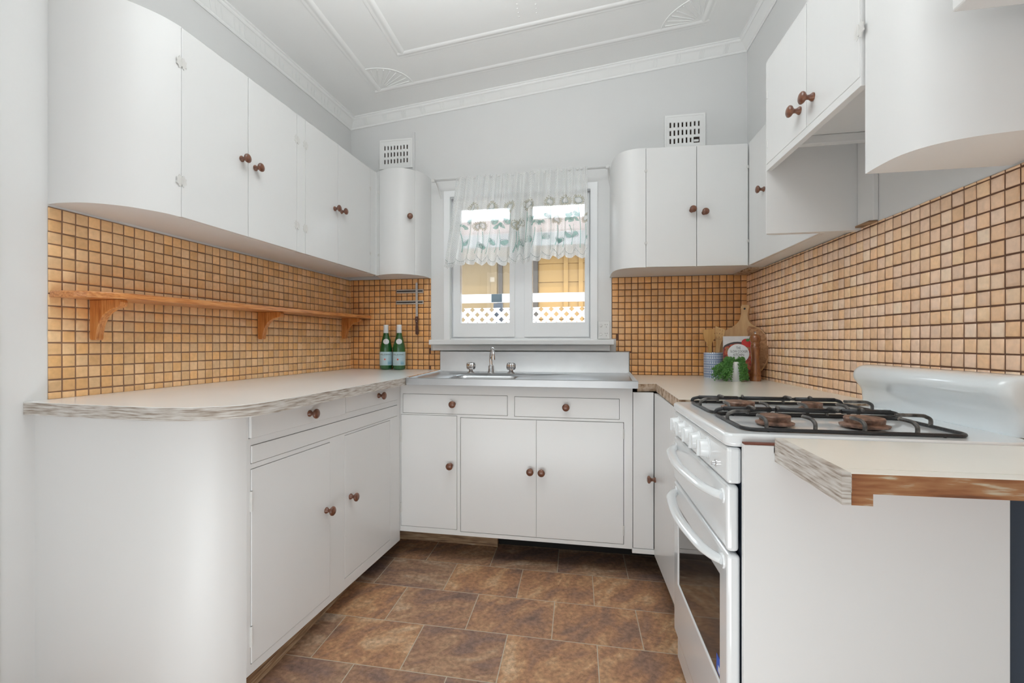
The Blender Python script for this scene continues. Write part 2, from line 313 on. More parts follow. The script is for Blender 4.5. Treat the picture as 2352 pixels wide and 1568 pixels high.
def plate(bm, F, al, zl, holes, b0, b1):
    al = sorted(set(al)); zl = sorted(set(zl))
    def solid(i, j):
        if i < 0 or j < 0 or i >= len(al) - 1 or j >= len(zl) - 1: return False
        ca, cz = (al[i] + al[i + 1]) / 2, (zl[j] + zl[j + 1]) / 2
        return not any(h[0] < ca < h[1] and h[2] < cz < h[3] for h in holes)
    V = {}
    def v(i, j, k):
        if (i, j, k) not in V: V[(i, j, k)] = bm.verts.new(F(al[i], (b0, b1)[k], zl[j]))
        return V[(i, j, k)]
    for i in range(len(al) - 1):
        for j in range(len(zl) - 1):
            if not solid(i, j): continue
            bm.faces.new((v(i, j, 1), v(i + 1, j, 1), v(i + 1, j + 1, 1), v(i, j + 1, 1)))
            bm.faces.new((v(i, j, 0), v(i, j + 1, 0), v(i + 1, j + 1, 0), v(i + 1, j, 0)))
            if not solid(i - 1, j): bm.faces.new((v(i, j, 0), v(i, j, 1), v(i, j + 1, 1), v(i, j + 1, 0)))
            if not solid(i + 1, j): bm.faces.new((v(i + 1, j, 0), v(i + 1, j + 1, 0), v(i + 1, j + 1, 1), v(i + 1, j, 1)))
            if not solid(i, j - 1): bm.faces.new((v(i, j, 0), v(i + 1, j, 0), v(i + 1, j, 1), v(i, j, 1)))
            if not solid(i, j + 1): bm.faces.new((v(i, j + 1, 0), v(i, j + 1, 1), v(i + 1, j + 1, 1), v(i + 1, j + 1, 0)))
def plate_holes(bm, F, a0, a1, z0, z1, holes, b0, b1):
    plate(bm, F, [a0, a1] + [h[i] for h in holes for i in (0, 1)], [z0, z1] + [h[i] for h in holes for i in (2, 3)], holes, b0, b1)
def tube(bm, pts, r, seg=10, closed=False, flat=1.0):
    pts = [Vector(p) for p in pts]; n = len(pts); rings = []
    prev = None
    for i, p in enumerate(pts):
        if closed: t = pts[(i + 1) % n] - pts[i - 1]
        else: t = pts[min(i + 1, n - 1)] - pts[max(i - 1, 0)]
        t.normalize()
        if prev is None:
            up = Vector((0, 0, 1)) if abs(t.z) < 0.9 else Vector((1, 0, 0)); s = t.cross(up).normalized()
        else:
            s = prev - t * prev.dot(t); s.normalize()
        prev = s; u = s.cross(t).normalized()
        rr = r[i] if isinstance(r, (list, tuple)) else r
        rings.append([bm.verts.new(p + s * math.cos(2 * PI * k / seg) * rr + u * math.sin(2 * PI * k / seg) * rr * flat) for k in range(seg)])
    m = n if closed else n - 1
    for i in range(m):
        a, b = rings[i], rings[(i + 1) % n]
        for k in range(seg): bm.faces.new((a[k], a[(k + 1) % seg], b[(k + 1) % seg], b[k]))
    if not closed: bm.faces.new(rings[0][::-1]); bm.faces.new(rings[-1])
def smooth_path(pts, n=6):
    P = [Vector(p) for p in pts]; out = []
    for i in range(len(P) - 1):
        p0, p1, p2, p3 = P[max(i - 1, 0)], P[i], P[i + 1], P[min(i + 2, len(P) - 1)]
        for k in range(n):
            t = k / n
            out.append(0.5 * ((2 * p1) + (p2 - p0) * t + (2 * p0 - 5 * p1 + 4 * p2 - p3) * t * t + (3 * p1 - p0 - 3 * p2 + p3) * t ** 3))
    out.append(P[-1]); return out
def lathe(bm, prof, origin, axis=(0, 0, 1), seg=24, wob=None):
    q = Vector(axis).normalized().to_track_quat('Z', 'Y'); O = Vector(origin); rings = []
    for (r, h) in prof:
        if r < 1e-6: rings.append([bm.verts.new(O + q @ Vector((0, 0, h)))])
        else:
            ring = []
            for k in range(seg):
                a = 2 * PI * k / seg; rr = r * (wob(a, h) if wob else 1)
                ring.append(bm.verts.new(O + q @ Vector((rr * math.cos(a), rr * math.sin(a), h))))
            rings.append(ring)
    for i in range(len(rings) - 1):
        a, b = rings[i], rings[i + 1]
        if len(a) == 1 and len(b) == 1: continue
        for k in range(seg):
            k2 = (k + 1) % seg
            if len(a) == 1: bm.faces.new((a[0], b[k2], b[k]))
            elif len(b) == 1: bm.faces.new((a[k], a[k2], b[0]))
            else: bm.faces.new((a[k], a[k2], b[k2], b[k]))
    if len(rings[0]) > 1: bm.faces.new(rings[0][::-1])
    if len(rings[-1]) > 1: bm.faces.new(rings[-1])
WL = {}
def obj(name, bm, m, parent=None, smooth=False, bevel=0.0, seg=2, recalc=True, origin=None, auto=None):
    if recalc: bmesh.ops.recalc_face_normals(bm, faces=bm.faces)
    cs = [v.co for v in bm.verts]
    if origin is None:
        mn = [min(c[i] for c in cs) for i in range(3)]; mx = [max(c[i] for c in cs) for i in range(3)]
        origin = Vector(((mn[0] + mx[0]) / 2, (mn[1] + mx[1]) / 2, mn[2]))
    origin = Vector(origin)
    for v in bm.verts: v.co -= origin
    me = bpy.data.meshes.new(name); bm.to_mesh(me); bm.free()
    if isinstance(m, (list, tuple)):
        for q in m: me.materials.append(q)
    else: me.materials.append(m)
    o = bpy.data.objects.new(name, me); COL.objects.link(o)
    if smooth or auto:
        for p in me.polygons: p.use_smooth = True
        if auto: me.set_sharp_from_angle(angle=math.radians(auto))
    WL[o] = origin
    if parent is not None:
        o.parent = parent; o.location = origin - WL[parent]
    else: o.location = origin
    if bevel:
        b = o.modifiers.new('bevel', 'BEVEL'); b.width = bevel; b.segments = seg; b.limit_method = 'ANGLE'; b.angle_limit = math.radians(40); b.harden_normals = False
    return o
def B(): return bmesh.new()
def thing(name, label, cat, loc, group=None):
    o = bpy.data.objects.new(name, None); COL.objects.link(o); o.location = loc; o.empty_display_size = 0.05
    WL[o] = Vector(loc); return tag(o, label, cat, group)
def tag(o, label, cat, group=None):
    o['label'] = label; o['category'] = cat
    if group: o['group'] = group
    return o
def struct(o, label=None):
    o['kind'] = 'structure'
    if label: o['label'] = label
    return o
def bxo(name, F, a0, a1, b0, b1, z0, z1, m, parent=None, bevel=0.0, **k):
    bm = B(); box(bm, F, a0, a1, b0, b1, z0, z1); return obj(name, bm, m, parent, bevel=bevel, **k)

# turned wooden knob: one mesh, linked copies
_kb = B()
lathe(_kb, [(0.0, 0), (0.0115, 0), (0.0118, 0.003), (0.0095, 0.006), (0.0065, 0.011), (0.0065, 0.016), (0.0095, 0.020), (0.0150, 0.0235), (0.0172, 0.0275), (0.0168, 0.031), (0.0125, 0.0345), (0.006, 0.0362), (0, 0.0366)], (0, 0, 0), seg=28)
bmesh.ops.recalc_face_normals(_kb, faces=_kb.faces)
KM = bpy.data.meshes.new('knob'); _kb.to_mesh(KM); _kb.free(); KM.materials.append(M['knobwood'])
for p in KM.polygons: p.use_smooth = True
KM.set_sharp_from_angle(angle=math.radians(50))
def knob(F, a, b, z, parent, n=None, scale=1.0):
    P = F(a, b, z)
    if n is None: n = (F(a, b + 1, z) - P)
    o = bpy.data.objects.new('knob', KM); COL.objects.link(o); o.parent = parent
    o.location = P - WL[parent]; o.rotation_euler = Vector(n).to_track_quat('Z', 'Y').to_euler(); o.scale = (scale,) * 3
    return o
def hinge(F, a, b, z, parent, s=1.0):
    """butterfly hinge thick with old paint"""
    bm = B()
    for sg in (-1, 1):
        pts = [(0.002, -0.018), (0.010, -0.022), (0.013, -0.013), (0.021, -0.010), (0.018, 0), (0.021, 0.010), (0.013, 0.013), (0.010, 0.022), (0.002, 0.018)]
        pts = [(a + sg * x * s, z + y * s) for x, y in pts]
        FF = lambda p, q, bb: F(p, bb, q)
        prism(bm, FF, pts, b - 0.001, b + 0.0016)
    tube(bm, [F(a, b + 0.0015, z - 0.014 * s), F(a, b + 0.0015, z + 0.014 * s)], 0.0024, 8)
    return obj('hinge', bm, M['hinge'], parent, auto=40)
def butt(F, a, b, z, parent, h=0.045):
    bm = B(); box(bm, F, a - 0.004, a + 0.004, b - 0.003, b + 0.003, z - h / 2, z + h / 2)
    tube(bm, [F(a, b + 0.003, z - h / 2), F(a, b + 0.003, z + h / 2)], 0.003, 8)
    return obj('hinge', bm, M['hinge'], parent, auto=40)

# ------------------------------------------------------------------ room shell
bm = B(); box(bm, FW, -2.3, 1.6, -2.6, 3.05, -0.06, 0.0); fl = struct(obj('floor', bm, M['floor']))
bm = B(); FF = lambda a, b, z: Vector((a, b, zc(a) + z)); box(bm, FF, -2.2, 1.25, -2.6, 3.0, 0, 0.06); struct(obj('ceiling', bm, M['ceil']))
# left wall
bm = B(); prism(bm, FL, [(-3.7, 0), (1.78, 0), (1.78, -0.12), (-3.7, -0.12)], 0.0, 2.60)
wall_left = struct(obj('wall_left', bm, M['wall'], origin=(-1.562, 1.106, 0)))
bm = B(); box(bm, FR, -2.6, 3.0, -0.12, 0, 0, 2.78); wall_right = struct(obj('wall_right', bm, M['wall'], origin=(0.945, 1.1, 0)))
WX0, WX1, WZ0, WZ1 = -0.80, 0.092, 1.085, 2.0
bm = B(); plate_holes(bm, FB, -1.62, 1.1, 0, 2.80, [(WX0, WX1, WZ0, WZ1)], -0.16, 0)
wall_back = struct(obj('wall_back', bm, M['wall'], origin=(0, 2.8, 0)))
bm = B(); plate_holes(bm, lambda a, b, z: Vector((a, -2.6 - b, z)), -2.2, 1.1, 0, 2.8, [(-1.6, -1.5, 2.2, 2.3)], 0, 0.12); struct(obj('wall_rear', bm, M['wall']))

# ------------------------------------------------------------------ mosaic tiles
def tiles(F, regions, a_off, z_off, parent, seed, pitch=0.0372, tone=(0.87, 0.545, 0.27), grout='grout', name='mosaic_tiles'):
    rnd = random.Random(seed); verts = []; faces = []; cols = []; g = 0.0017
    a0 = min(r[0] for r in regions); a1 = max(r[1] for r in regions); z0 = min(r[2] for r in regions); z1 = max(r[3] for r in regions)
    i0 = int(math.floor((a0 - a_off) / pitch)) - 1; i1 = int(math.ceil((a1 - a_off) / pitch)) + 1
    j0 = int(math.floor((z0 - z_off) / pitch)) - 1; j1 = int(math.ceil((z1 - z_off) / pitch)) + 1
    for i in range(i0, i1):
        for j in range(j0, j1):
            ca0, ca1 = a_off + i * pitch + g, a_off + (i + 1) * pitch - g
            cz0, cz1 = z_off + j * pitch + g, z_off + (j + 1) * pitch - g
            best = None; cov = 0.0
            for r in regions:
                ox = min(ca1, r[1]) - max(ca0, r[0]); oz = min(cz1, r[3]) - max(cz0, r[2])
                if ox > 0 and oz > 0: cov += ox * oz
            for r in regions:
                x0, x1, y0, y1 = max(ca0, r[0]), min(ca1, r[1]), max(cz0, r[2]), min(cz1, r[3])
                if x1 - x0 > 0.006 and y1 - y0 > 0.006:
                    if best is None or (x1 - x0) * (y1 - y0) > (best[1] - best[0]) * (best[3] - best[2]): best = (x0, x1, y0, y1)
            if not best: continue
            x0, x1, y0, y1 = best
            if cov > 0.96 * (ca1 - ca0) * (cz1 - cz0): x0, x1, y0, y1 = ca0, ca1, cz0, cz1
            jx, jz = rnd.uniform(-0.0006, 0.0006), rnd.uniform(-0.0006, 0.0006); x0 += jx; x1 += jx; y0 += jz; y1 += jz
            ta, tz = rnd.uniform(-0.014, 0.014), rnd.uniform(-0.014, 0.014); h = rnd.uniform(-0.0003, 0.0003)
            cx_, cz_ = (x0 + x1) / 2, (y0 + y1) / 2
            base = len(verts)
            for ins, hh in ((0, 0.0012), (0.0006, 0.0040), (0.0024, 0.0052), (0.0075, 0.0056)):
                ins_a = min(ins, (x1 - x0) * 0.4); ins_z = min(ins, (y1 - y0) * 0.4)
                for (px, pz) in ((x0 + ins_a, y0 + ins_z), (x1 - ins_a, y0 + ins_z), (x1 - ins_a, y1 - ins_z), (x0 + ins_a, y1 - ins_z)):
                    verts.append(F(px, hh + h + (ta * (px - cx_) + tz * (pz - cz_) if ins else 0), pz))
            t = rnd.random(); k = rnd.uniform(0.88, 1.10)
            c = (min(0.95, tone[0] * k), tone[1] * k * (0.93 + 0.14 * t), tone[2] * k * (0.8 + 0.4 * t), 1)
            for r_ in range(3):
                for q in range(4):
                    q2 = (q + 1) % 4; faces.append((base + r_ * 4 + q, base + r_ * 4 + q2, base + r_ * 4 + 4 + q2, base + r_ * 4 + 4 + q)); cols.append(c)
            faces.append((base + 12, base + 13, base + 14, base + 15)); cols.append(c)
    O = WL[parent]; me = bpy.data.meshes.new(name); me.from_pydata([v - O for v in verts], [], faces)
    bm = bmesh.new(); bm.from_mesh(me); bmesh.ops.recalc_face_normals(bm, faces=bm.faces)
    # open shells: make sure they face into the room
    nrm = F(0, 1, 0) - F(0, 0, 0)
    bm.faces.ensure_lookup_table()
    for k in range(0, len(bm.faces), 13):
        if bm.faces[k + 12].normal.dot(nrm) < 0:
            for q in range(13): bm.faces[k + q].normal_flip()
    bm.to_mesh(me); bm.free()
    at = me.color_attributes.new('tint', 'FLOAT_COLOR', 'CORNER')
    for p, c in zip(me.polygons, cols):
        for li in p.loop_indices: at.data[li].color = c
        p.use_smooth = True
    me.materials.append(M['tile'])
    o = bpy.data.objects.new(name, me); COL.objects.link(o); o.parent = parent; WL[o] = O
    bm = B()
    for r in regions: box(bm, F, r[0], r[1], 0.0, 0.0026, r[2], r[3])
    obj('grout', bm, M[grout], o)
    return o
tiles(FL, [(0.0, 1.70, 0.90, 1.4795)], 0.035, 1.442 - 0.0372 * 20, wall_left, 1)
tiles(FB, [(-1.466, -0.916, 0.90, 1.482), (-0.916, -0.853, 0.90, 1.02)], -1.300, 1.482 - 0.0372 * 20, wall_back, 2, tone=(0.80, 0.42, 0.165), grout='grout_dark')  # darker tone puts the window wall's shade into the tile colour
tiles(FB, [(0.228, 0.945, 1.02, 1.457), (0.203, 0.228, 1.095, 1.457), (0.305, 0.945, 0.882, 1.02)], 0.2045, 1.457 - 0.0372 * 20, wall_back, 3, tone=(0.78, 0.415, 0.165), grout='grout_dark')  # shade of this wall is in the tile tone here too
tiles(FR, [(0.62, 2.795, 0.85, 1.457)], 1.215, 1.457 - 0.0372 * 20, wall_right, 4, pitch=0.0368, tone=(0.93, 0.63, 0.42), grout='grout_dark')  # paler, pinker tone puts the sheen into the tile colour

# ------------------------------------------------------------------ cornice and ceiling mouldings
def run_profile(bm, prof, p0, p1, n, rib=None):
    """prof: list of (out, down) sections; swept p0->p1 under the ceiling; n: unit vector into the room"""
    p0 = Vector(p0); p1 = Vector(p1); n = Vector((n[0], n[1]))
    rings = []
    for p in (p0, p1):
        rings.append([bm.verts.new((p.x + n.x * o, p.y + n.y * o, zc(p.x + n.x * o) - d)) for o, d in prof])
    k = len(prof)
    for i in range(k): bm.faces.new((rings[0][i], rings[0][(i + 1) % k], rings[1][(i + 1) % k], rings[1][i]))
    bm.faces.new(rings[0][::-1]); bm.faces.new(rings[1])
CP = [(0, -0.002), (0, 0.058), (0.005, 0.060), (0.009, 0.056), (0.010, 0.050), (0.015, 0.047), (0.026, 0.033), (0.038, 0.020), (0.043, 0.017), (0.046, 0.018), (0.051, 0.014), (0.053, 0.008), (0.060, 0.006), (0.060, -0.002)]
bm = B(); run_profile(bm, CP, (-1.50, 2.8), (0.97, 2.8), (0, -1))
x = -1.36
while x < 0.90:                                        # groups of four upright ribs between bare panels
    for k in range(4):
        xx = x + k * 0.0085; zt = zc(xx)
        a = [(xx - 0.0022, 2.8 - 0.012, zt - 0.046), (xx + 0.0022, 2.8 - 0.012, zt - 0.046), (xx + 0.0022, 2.8 - 0.041, zt - 0.014), (xx - 0.0022, 2.8 - 0.041, zt - 0.014)]
        v = [bm.verts.new(p) for p in a] + [bm.verts.new((p[0], p[1] - 0.004, p[2] - 0.004)) for p in a]
        for f in ((4, 5, 6, 7), (0, 1, 5, 4), (1, 2, 6, 5), (2, 3, 7, 6), (3, 0, 4, 7)): bm.faces.new([v[i] for i in f])
    x += 0.128
struct(obj('trim_1', bm, M['ceil'], auto=30), 'ribbed plaster cornice over the window wall')
bm = B(); q0 = FL(-3.6, 0, 0); q1 = FL(1.72, 0, 0); run_profile(bm, CP, (q0.x, q0.y), (q1.x, q1.y), (NL.x, NL.y))
s_ = -0.6
while s_ < 1.6:                                        # slanting leaf sprigs
    P = FL(s_, 0, 0)
    for k in (-1, 0, 1):
        a = FL(s_ + 0.03 * k, 0.040, 0); b = FL(s_ + 0.03 * k + 0.035, 0.013, 0)
        tube(bm, [(a.x, a.y, zc(a.x) - 0.017), ((a.x + b.x) / 2, (a.y + b.y) / 2, zc(a.x) - 0.035), (b.x, b.y, zc(b.x) - 0.048)], [0.0015, 0.0042, 0.001], 6)
    s_ += 0.13
struct(obj('trim_2', bm, M['ceil'], auto=30), 'plaster cornice with leaf relief above the left wall')
bm = B(); run_profile(bm, CP, (0.945, -2.5), (0.945, 2.8), (-1, 0)); struct(obj('trim_3', bm, M['ceil'], auto=30), 'plaster cornice above the right wall')
MP = [(-0.026, -0.002), (-0.025, 0.0018), (-0.019, 0.003), (-0.013, 0.0015), (-0.007, 0.0022), (0.001, 0.005), (0.010, 0.0055), (0.018, 0.0025), (0.026, -0.002)]
def rect_mould(bm, x0, x1, y0, y1):
    run_profile(bm, MP, (x0, y0), (x0, y1), (1, 0)); run_profile(bm, MP, (x1, y0), (x1, y1), (-1, 0)); run_profile(bm, MP, (x0 - .02, y1), (x1 + .02, y1), (0, -1)); run_profile(bm, MP, (x0, y0), (x1, y0), (0, 1))
bm = B(); rect_mould(bm, -1.155, 0.655, -1.6, 2.545)
for (cx_, sg) in ((-1.155, 1), (0.655, -1)):           # shell fans in the corners
    for k in range(8):
        a = math.radians(6 + k * 11); r0, r1 = 0.05, 0.185
        p = [(cx_ + sg * (0.02 + r * math.cos(a)), 2.545 - 0.02 - r * math.sin(a)) for r in (r0, (r0 + r1) / 2, r1)]
        tube(bm, [(q[0], q[1], zc(q[0]) - 0.001) for q in p], [0.0015, 0.0022, 0.003], 6)
    arc = [(cx_ + sg * (0.02 + 0.2 * math.cos(a)), 2.525 - 0.2 * math.sin(a)) for a in [math.radians(90 * t / 14) for t in range(15)]]
    tube(bm, [(q[0], q[1], zc(q[0]) - 0.001) for q in arc], 0.0028, 6)
struct(obj('trim_4', bm, M['ceil'], auto=30), 'outer rectangular ceiling moulding with shell corners')
bm = B(); rect_mould(bm, -0.905, 0.405, -1.3, 2.275)
for x_ in (-0.275, -0.19):
    y_ = 2.2
    while y_ > 1.2:
        lathe(bm, [(0.0045, 0.0), (0.003, 0.0012), (0, 0.002)], (x_, y_, zc(x_)), (0, 0, -1), 8); y_ -= 0.028
struct(obj('trim_5', bm, M['ceil'], auto=30), 'inner rectangular ceiling moulding with beaded strips')
# door architrave at the near end of the left wall
bm = B(); prism(bm, FL, [(-0.118, 0), (-0.118, 0.010), (-0.124, 0.016), (-0.130, 0.012), (-0.138, 0.018), (-0.21, 0.022), (-0.21, 0)], 0.0, 2.10)
struct(obj('trim_6', bm, M['trim'], auto=35), 'white door architrave on the left wall')

# ------------------------------------------------------------------ window
win = struct(thing('window_1', 'white twin casement window', 'window', (-0.354, 2.8, 1.085))); del win['category']; win['label'] = 'white twin casement window above the sink'
bm = B(); plate_holes(bm, FB, WX0 - 0.028, WX1 + 0.028, WZ0, WZ1 + 0.028, [(WX0 + 0.012, WX1 - 0.012, WZ0 + 0.001, WZ1 - 0.01)], 0.0, 0.012); obj('architrave', bm, M['trim'], win, bevel=0.002)
bm = B(); plate_holes(bm, FB, WX0, WX1, WZ0, WZ1, [(-0.775, -0.385, 1.11, 1.975), (-0.318, 0.070, 1.11, 1.975)], -0.13, -0.040); obj('window_frame', bm, M['trim'], win, bevel=0.002)
bm = B(); plate_holes(bm, FB, WX0 + 0.002, WX1 - 0.002, WZ0, WZ1, [(-0.787, 0.080, 1.098, 1.987)], -0.03, -0.008); obj('window_stop', bm, M['trim'], win, bevel=0.002)
for (x0, x1, gx0, gx1) in ((-0.779, -0.381, -0.731, -0.414), (-0.322, 0.074, -0.271, 0.047)):
    bm = B(); plate_holes(bm, FB, x0, x1, 1.106, 1.979, [(gx0, gx1, 1.196, 1.925)], -0.076, -0.029)
    sash = obj('sash', bm, M['trim'], win, bevel=0.003)
    bxo('glass_pane', FB, gx0 - 0.004, gx1 + 0.004, -0.068, -0.064, 1.192, 1.929, M['glassclear'], sash)
for xx in (-0.404, -0.300):
    bm = B(); pts = [FB(xx + 0.003 * math.sin(k), -0.035, 1.62 - k * 0.012) for k in range(28)]
    tube(bm, pts, [0.0016 + 0.0012 * (k % 2) for k in range(28)], 6); obj('casement_chain', bm, M['alu'], win, smooth=True)
bm = B(); box(bm, FB, -0.911, 0.213, -0.005, 0.062, 1.058, 1.089)
sill = obj('window_sill', bm, M['trim'], win, bevel=0.004)
bxo('sill_apron', FB, -0.898, 0.192, 0.0, 0.026, 1.022, 1.058, M['trim'], win, bevel=0.003)

# ------------------------------------------------------------------ lace curtain and rod
rod = thing('curtain_rod', 'thin white curtain rod spanning above the window', 'curtain rod', (-0.35, 2.71, 2.075))
bm = B(); tube(bm, [(-0.880, 2.712, 2.070), (0.186, 2.712, 2.082)], 0.006, 12); obj('rod', bm, M['rodmetal'], rod, smooth=True)
for x_, z_ in ((-0.872, 2.070), (0.172, 2.082)):
    bm = B(); lathe(bm, [(0.011, 0), (0.011, 0.018)], (x_ - 0.009, 2.712, z_), (1, 0, 0), 14)
    tube(bm, smooth_path([(x_, 2.716, z_ + 0.012), (x_ + 0.01, 2.74, z_), (x_ + 0.016, 2.775, z_ - 0.035), (x_ + 0.026, 2.796, z_ - 0.085)]), 0.0065, 8, flat=0.6)
    obj('bracket', bm, M['rodmetal'], rod, auto=40)
def cur(u, v):
    """u 0..1 across, v 0 top .. 1 hem"""
    fr = u + 0.012 * math.sin(u * 23)
    xt = -0.722 + 0.785 * u; xb = -0.800 + 0.862 * u - 0.0 * u
    x = xt + (xb - xt) * v ** 1.1 + 0.004 * math.sin(2 * PI * 17 * fr)
    amp = 0.010 + 0.017 * (0.5 + 0.5 * math.sin(u * 11 + 1.0)) * min(1, 0.3 + v)
    y = 2.700 + amp * math.sin(2 * PI * 15 * fr + 1.2 * math.sin(3 * PI * u)) + 0.005 * math.sin(2 * PI * 37 * u) * (1 - v)
    ph = (u * 13.0) % 1.0
    sc = 0.020 * (1 - abs(math.sin(PI * ph))) if v > 0 else 0
    zb = 1.528 + 0.030 * u + sc + 0.010 * math.sin(u * 9 + 0.5) - 0.018 * max(0, 0.12 - u) * 8
    zt = 2.076 + 0.012 * u + 0.003 * math.sin(2 * PI * 31 * u)
    return Vector((x, y, zt + (zb - zt) * v))
NU, NV = 420, 40
curt = thing('lace_curtain', 'short white lace valance with sunflower embroidery gathered on the rod above the window', 'curtain', (-0.35, 2.70, 1.53))
me_v = []; me_f = []; uvs = []
for i in range(NU + 1):
    for j in range(NV + 1):
        p = cur(i / NU, j / NV); me_v.append(p - Vector((-0.35, 2.70, 1.53))); uvs.append((i / NU * 1.25, -j / NV * 0.55))
for i in range(NU):
    for j in range(NV): a = i * (NV + 1) + j; me_f.append((a, a + 1, a + NV + 2, a + NV + 1))
me = bpy.data.meshes.new('net'); me.from_pydata(me_v, [], me_f); ul = me.uv_layers.new(name='UVMap')
for lp in me.loops: ul.data[lp.index].uv = uvs[lp.vertex_index]
for p in me.polygons: p.use_smooth = True
me.materials.append(M['lace']); net = bpy.data.objects.new('net', me); COL.objects.link(net); net.parent = curt; WL[net] = WL[curt]
def cloth_strip(bm, pts, wid, off=0.0015):
    """ribbon following the curtain; pts in cloth metres (x across 0..1.0, y down 0..0.55)"""
    L_, R_ = [], []
    for k, p in enumerate(pts):
        q = pts[min(k + 1, len(pts) - 1)]; r = pts[max(k - 1, 0)]; dx, dy = q[0] - r[0], q[1] - r[1]; l = math.hypot(dx, dy) or 1
        w_ = wid[k] if isinstance(wid, list) else wid
        for lst, s in ((L_, 1), (R_, -1)):
            u = (p[0] - dy / l * w_ * s) / 0.82; v = (p[1] + dx / l * w_ * s) / 0.55
            c = cur(min(max(u, 0), 1), min(max(v, 0), 0.995)); c.y -= off; lst.append(bm.verts.new(c))
    for k in range(len(pts) - 1): bm.faces.new((L_[k], L_[k + 1], R_[k + 1], R_[k]))
def arcp(cx, cy, r, a0, a1, n=16, ry=None): return [(cx + r * math.cos(a0 + (a1 - a0) * k / n), cy + (ry or r) * math.sin(a0 + (a1 - a0) * k / n)) for k in range(n + 1)]
bo, bt, bg, bw = B(), B(), B(), B()
def flush_embroidery():
    global bo, bt, bg, bw
    e = obj('sunflower_embroidery', bo, M['motif_olive'], curt); obj('leaf_embroidery', bt, M['motif_teal'], e)
    obj('outline_embroidery', bg, M['motif_grey'], e); obj('white_embroidery', bw, M['motif_white'], e)
    bo, bt, bg, bw = B(), B(), B(), B()
def sunflower(cx, cy, r):
    for k in range(20):
        a = 2 * PI * k / 20; cloth_strip(bo, [(cx + r * 0.5 * math.cos(a), cy + r * 0.5 * math.sin(a)), (cx + r * 0.8 * math.cos(a), cy + r * 0.8 * math.sin(a)), (cx + r * math.cos(a), cy + r * math.sin(a))], [0.0028, 0.0032, 0.0004])
    cloth_strip(bg, arcp(cx, cy, r * 0.45, 0, 2 * PI, 20), 0.0016); cloth_strip(bw, arcp(cx, cy, r * 0.24, 0, 2 * PI, 14), 0.0035)
def leafm(cx, cy, l, a):
    ca, sa = math.cos(a), math.sin(a)
    def R(x, y): return (cx + x * ca - y * sa, cy + x * sa + y * ca)
    for s in (-1, 1): cloth_strip(bg, [R(t * l, s * l * 0.42 * math.sin(PI * t ** 0.8)) for t in [k / 10 for k in range(11)]], 0.0012)
    cloth_strip(bt, [R(t * l, 0) for t in [k / 6 for k in range(7)]], [0.001 + 0.30 * l * math.sin(PI * (k / 6) ** 0.8) for k in range(7)], off=0.001)
def stem(x0, y0, x1, y1): cloth_strip(bt, [(x0 + (x1 - x0) * t + 0.006 * math.sin(PI * t), y0 + (y1 - y0) * t) for t in [k / 8 for k in range(9)]], 0.0018)
def spray(x, s=1):
    sunflower(x, 0.20, 0.038); sunflower(x + 0.045 * s, 0.315, 0.032); stem(x, 0.24, x + 0.01 * s, 0.49); stem(x + 0.045 * s, 0.35, x + 0.038 * s, 0.48)
    leafm(x, 0.40, 0.045, 2.5 if s > 0 else 0.6); leafm(x + 0.005, 0.30, 0.045, -2.4 if s > 0 else -0.6); leafm(x + 0.05 * s, 0.43, 0.04, 0.5); cloth_strip(bt, arcp(x - 0.05 * s, 0.33, 0.022, PI, 2 * PI, 10), 0.008); stem(x - 0.05 * s, 0.345, x - 0.035 * s, 0.47)
for x_, s_ in ((0.13, 1), (0.25, -1), (0.36, 1), (0.47, -1), (0.60, 1), (0.69, -1), (0.765, 1)): spray(x_, s_); flush_embroidery()
# hem: double scallop lines
cloth_strip(bw, [(k / 260 * 0.82, 0.5475) for k in range(261)], 0.003)
cloth_strip(bg, [(k / 260 * 0.82, 0.505 + 0.022 * abs(math.sin(PI * k / 260 * 13))) for k in range(261)], 0.0014)
cloth_strip(bw, [(k / 260 * 0.82, 0.515 + 0.022 * abs(math.sin(PI * k / 260 * 13))) for k in range(261)], 0.004)
obj('hem_outline', bg, M['motif_grey'], curt); obj('hem_embroidery', bw, M['motif_white'], curt); bo.free(); bt.free()

# ------------------------------------------------------------------ wall vents
def vent(label, x0, x1, z0, z1, sx0, sx1, sz0, sz1, broken):
    t = thing('wall_vent', label, 'vent', ((x0 + x1) / 2, 2.8, z0), 'plaster wall vents over the window')
    holes = []
    n = 8; pw = (sx1 - sx0) / n; ph = (sz1 - sz0) / 3
    rnd = random.Random(3)
    for i in range(n):
        for j in range(3):
            holes.append((sx0 + i * pw + pw * 0.29, sx0 + (i + 1) * pw - pw * 0.29, sz0 + j * ph + ph * 0.13 + rnd.uniform(0, .004), sz0 + (j + 1) * ph - ph * 0.13 - rnd.uniform(0, .004)))
    if broken: holes.append((sx0 + 6.2 * pw, sx0 + 7.7 * pw, sz0 + ph * 0.1, sz0 + ph * 0.85))
    bm = B(); plate_holes(bm, FB, x0, x1, z0, z1, holes, 0.002, 0.010); obj('vent_grille', bm, M['ceil'], t)
    bm = B(); plate_holes(bm, FB, x0, x1, z0, z1, [(x0 + 0.012, x1 - 0.012, z0 + 0.012, z1 - 0.012)], 0.010, 0.013); obj('vent_border', bm, M['ceil'], t, bevel=0.002)
    bxo('recess_shade', FB, sx0 - 0.003, sx1 + 0.003, 0.0002, 0.002, sz0 - 0.003, sz1 + 0.003, M['ventshade'], t)  # dark backing plate painted as the shade in the slots
    if broken:
        bm = B(); box(bm, FB, sx0 + 6.3 * pw, sx0 + 7.5 * pw, 0.003, 0.008, sz0 + ph * 0.25, sz0 + ph * 0.55); obj('plaster_chip', bm, M['ceil'], t, bevel=0.002)
    return t
vent('slotted plaster vent above the corner cabinet left of the window', -1.262, -1.036, 2.195, 2.385, -1.236, -1.062, 2.222, 2.352, False)
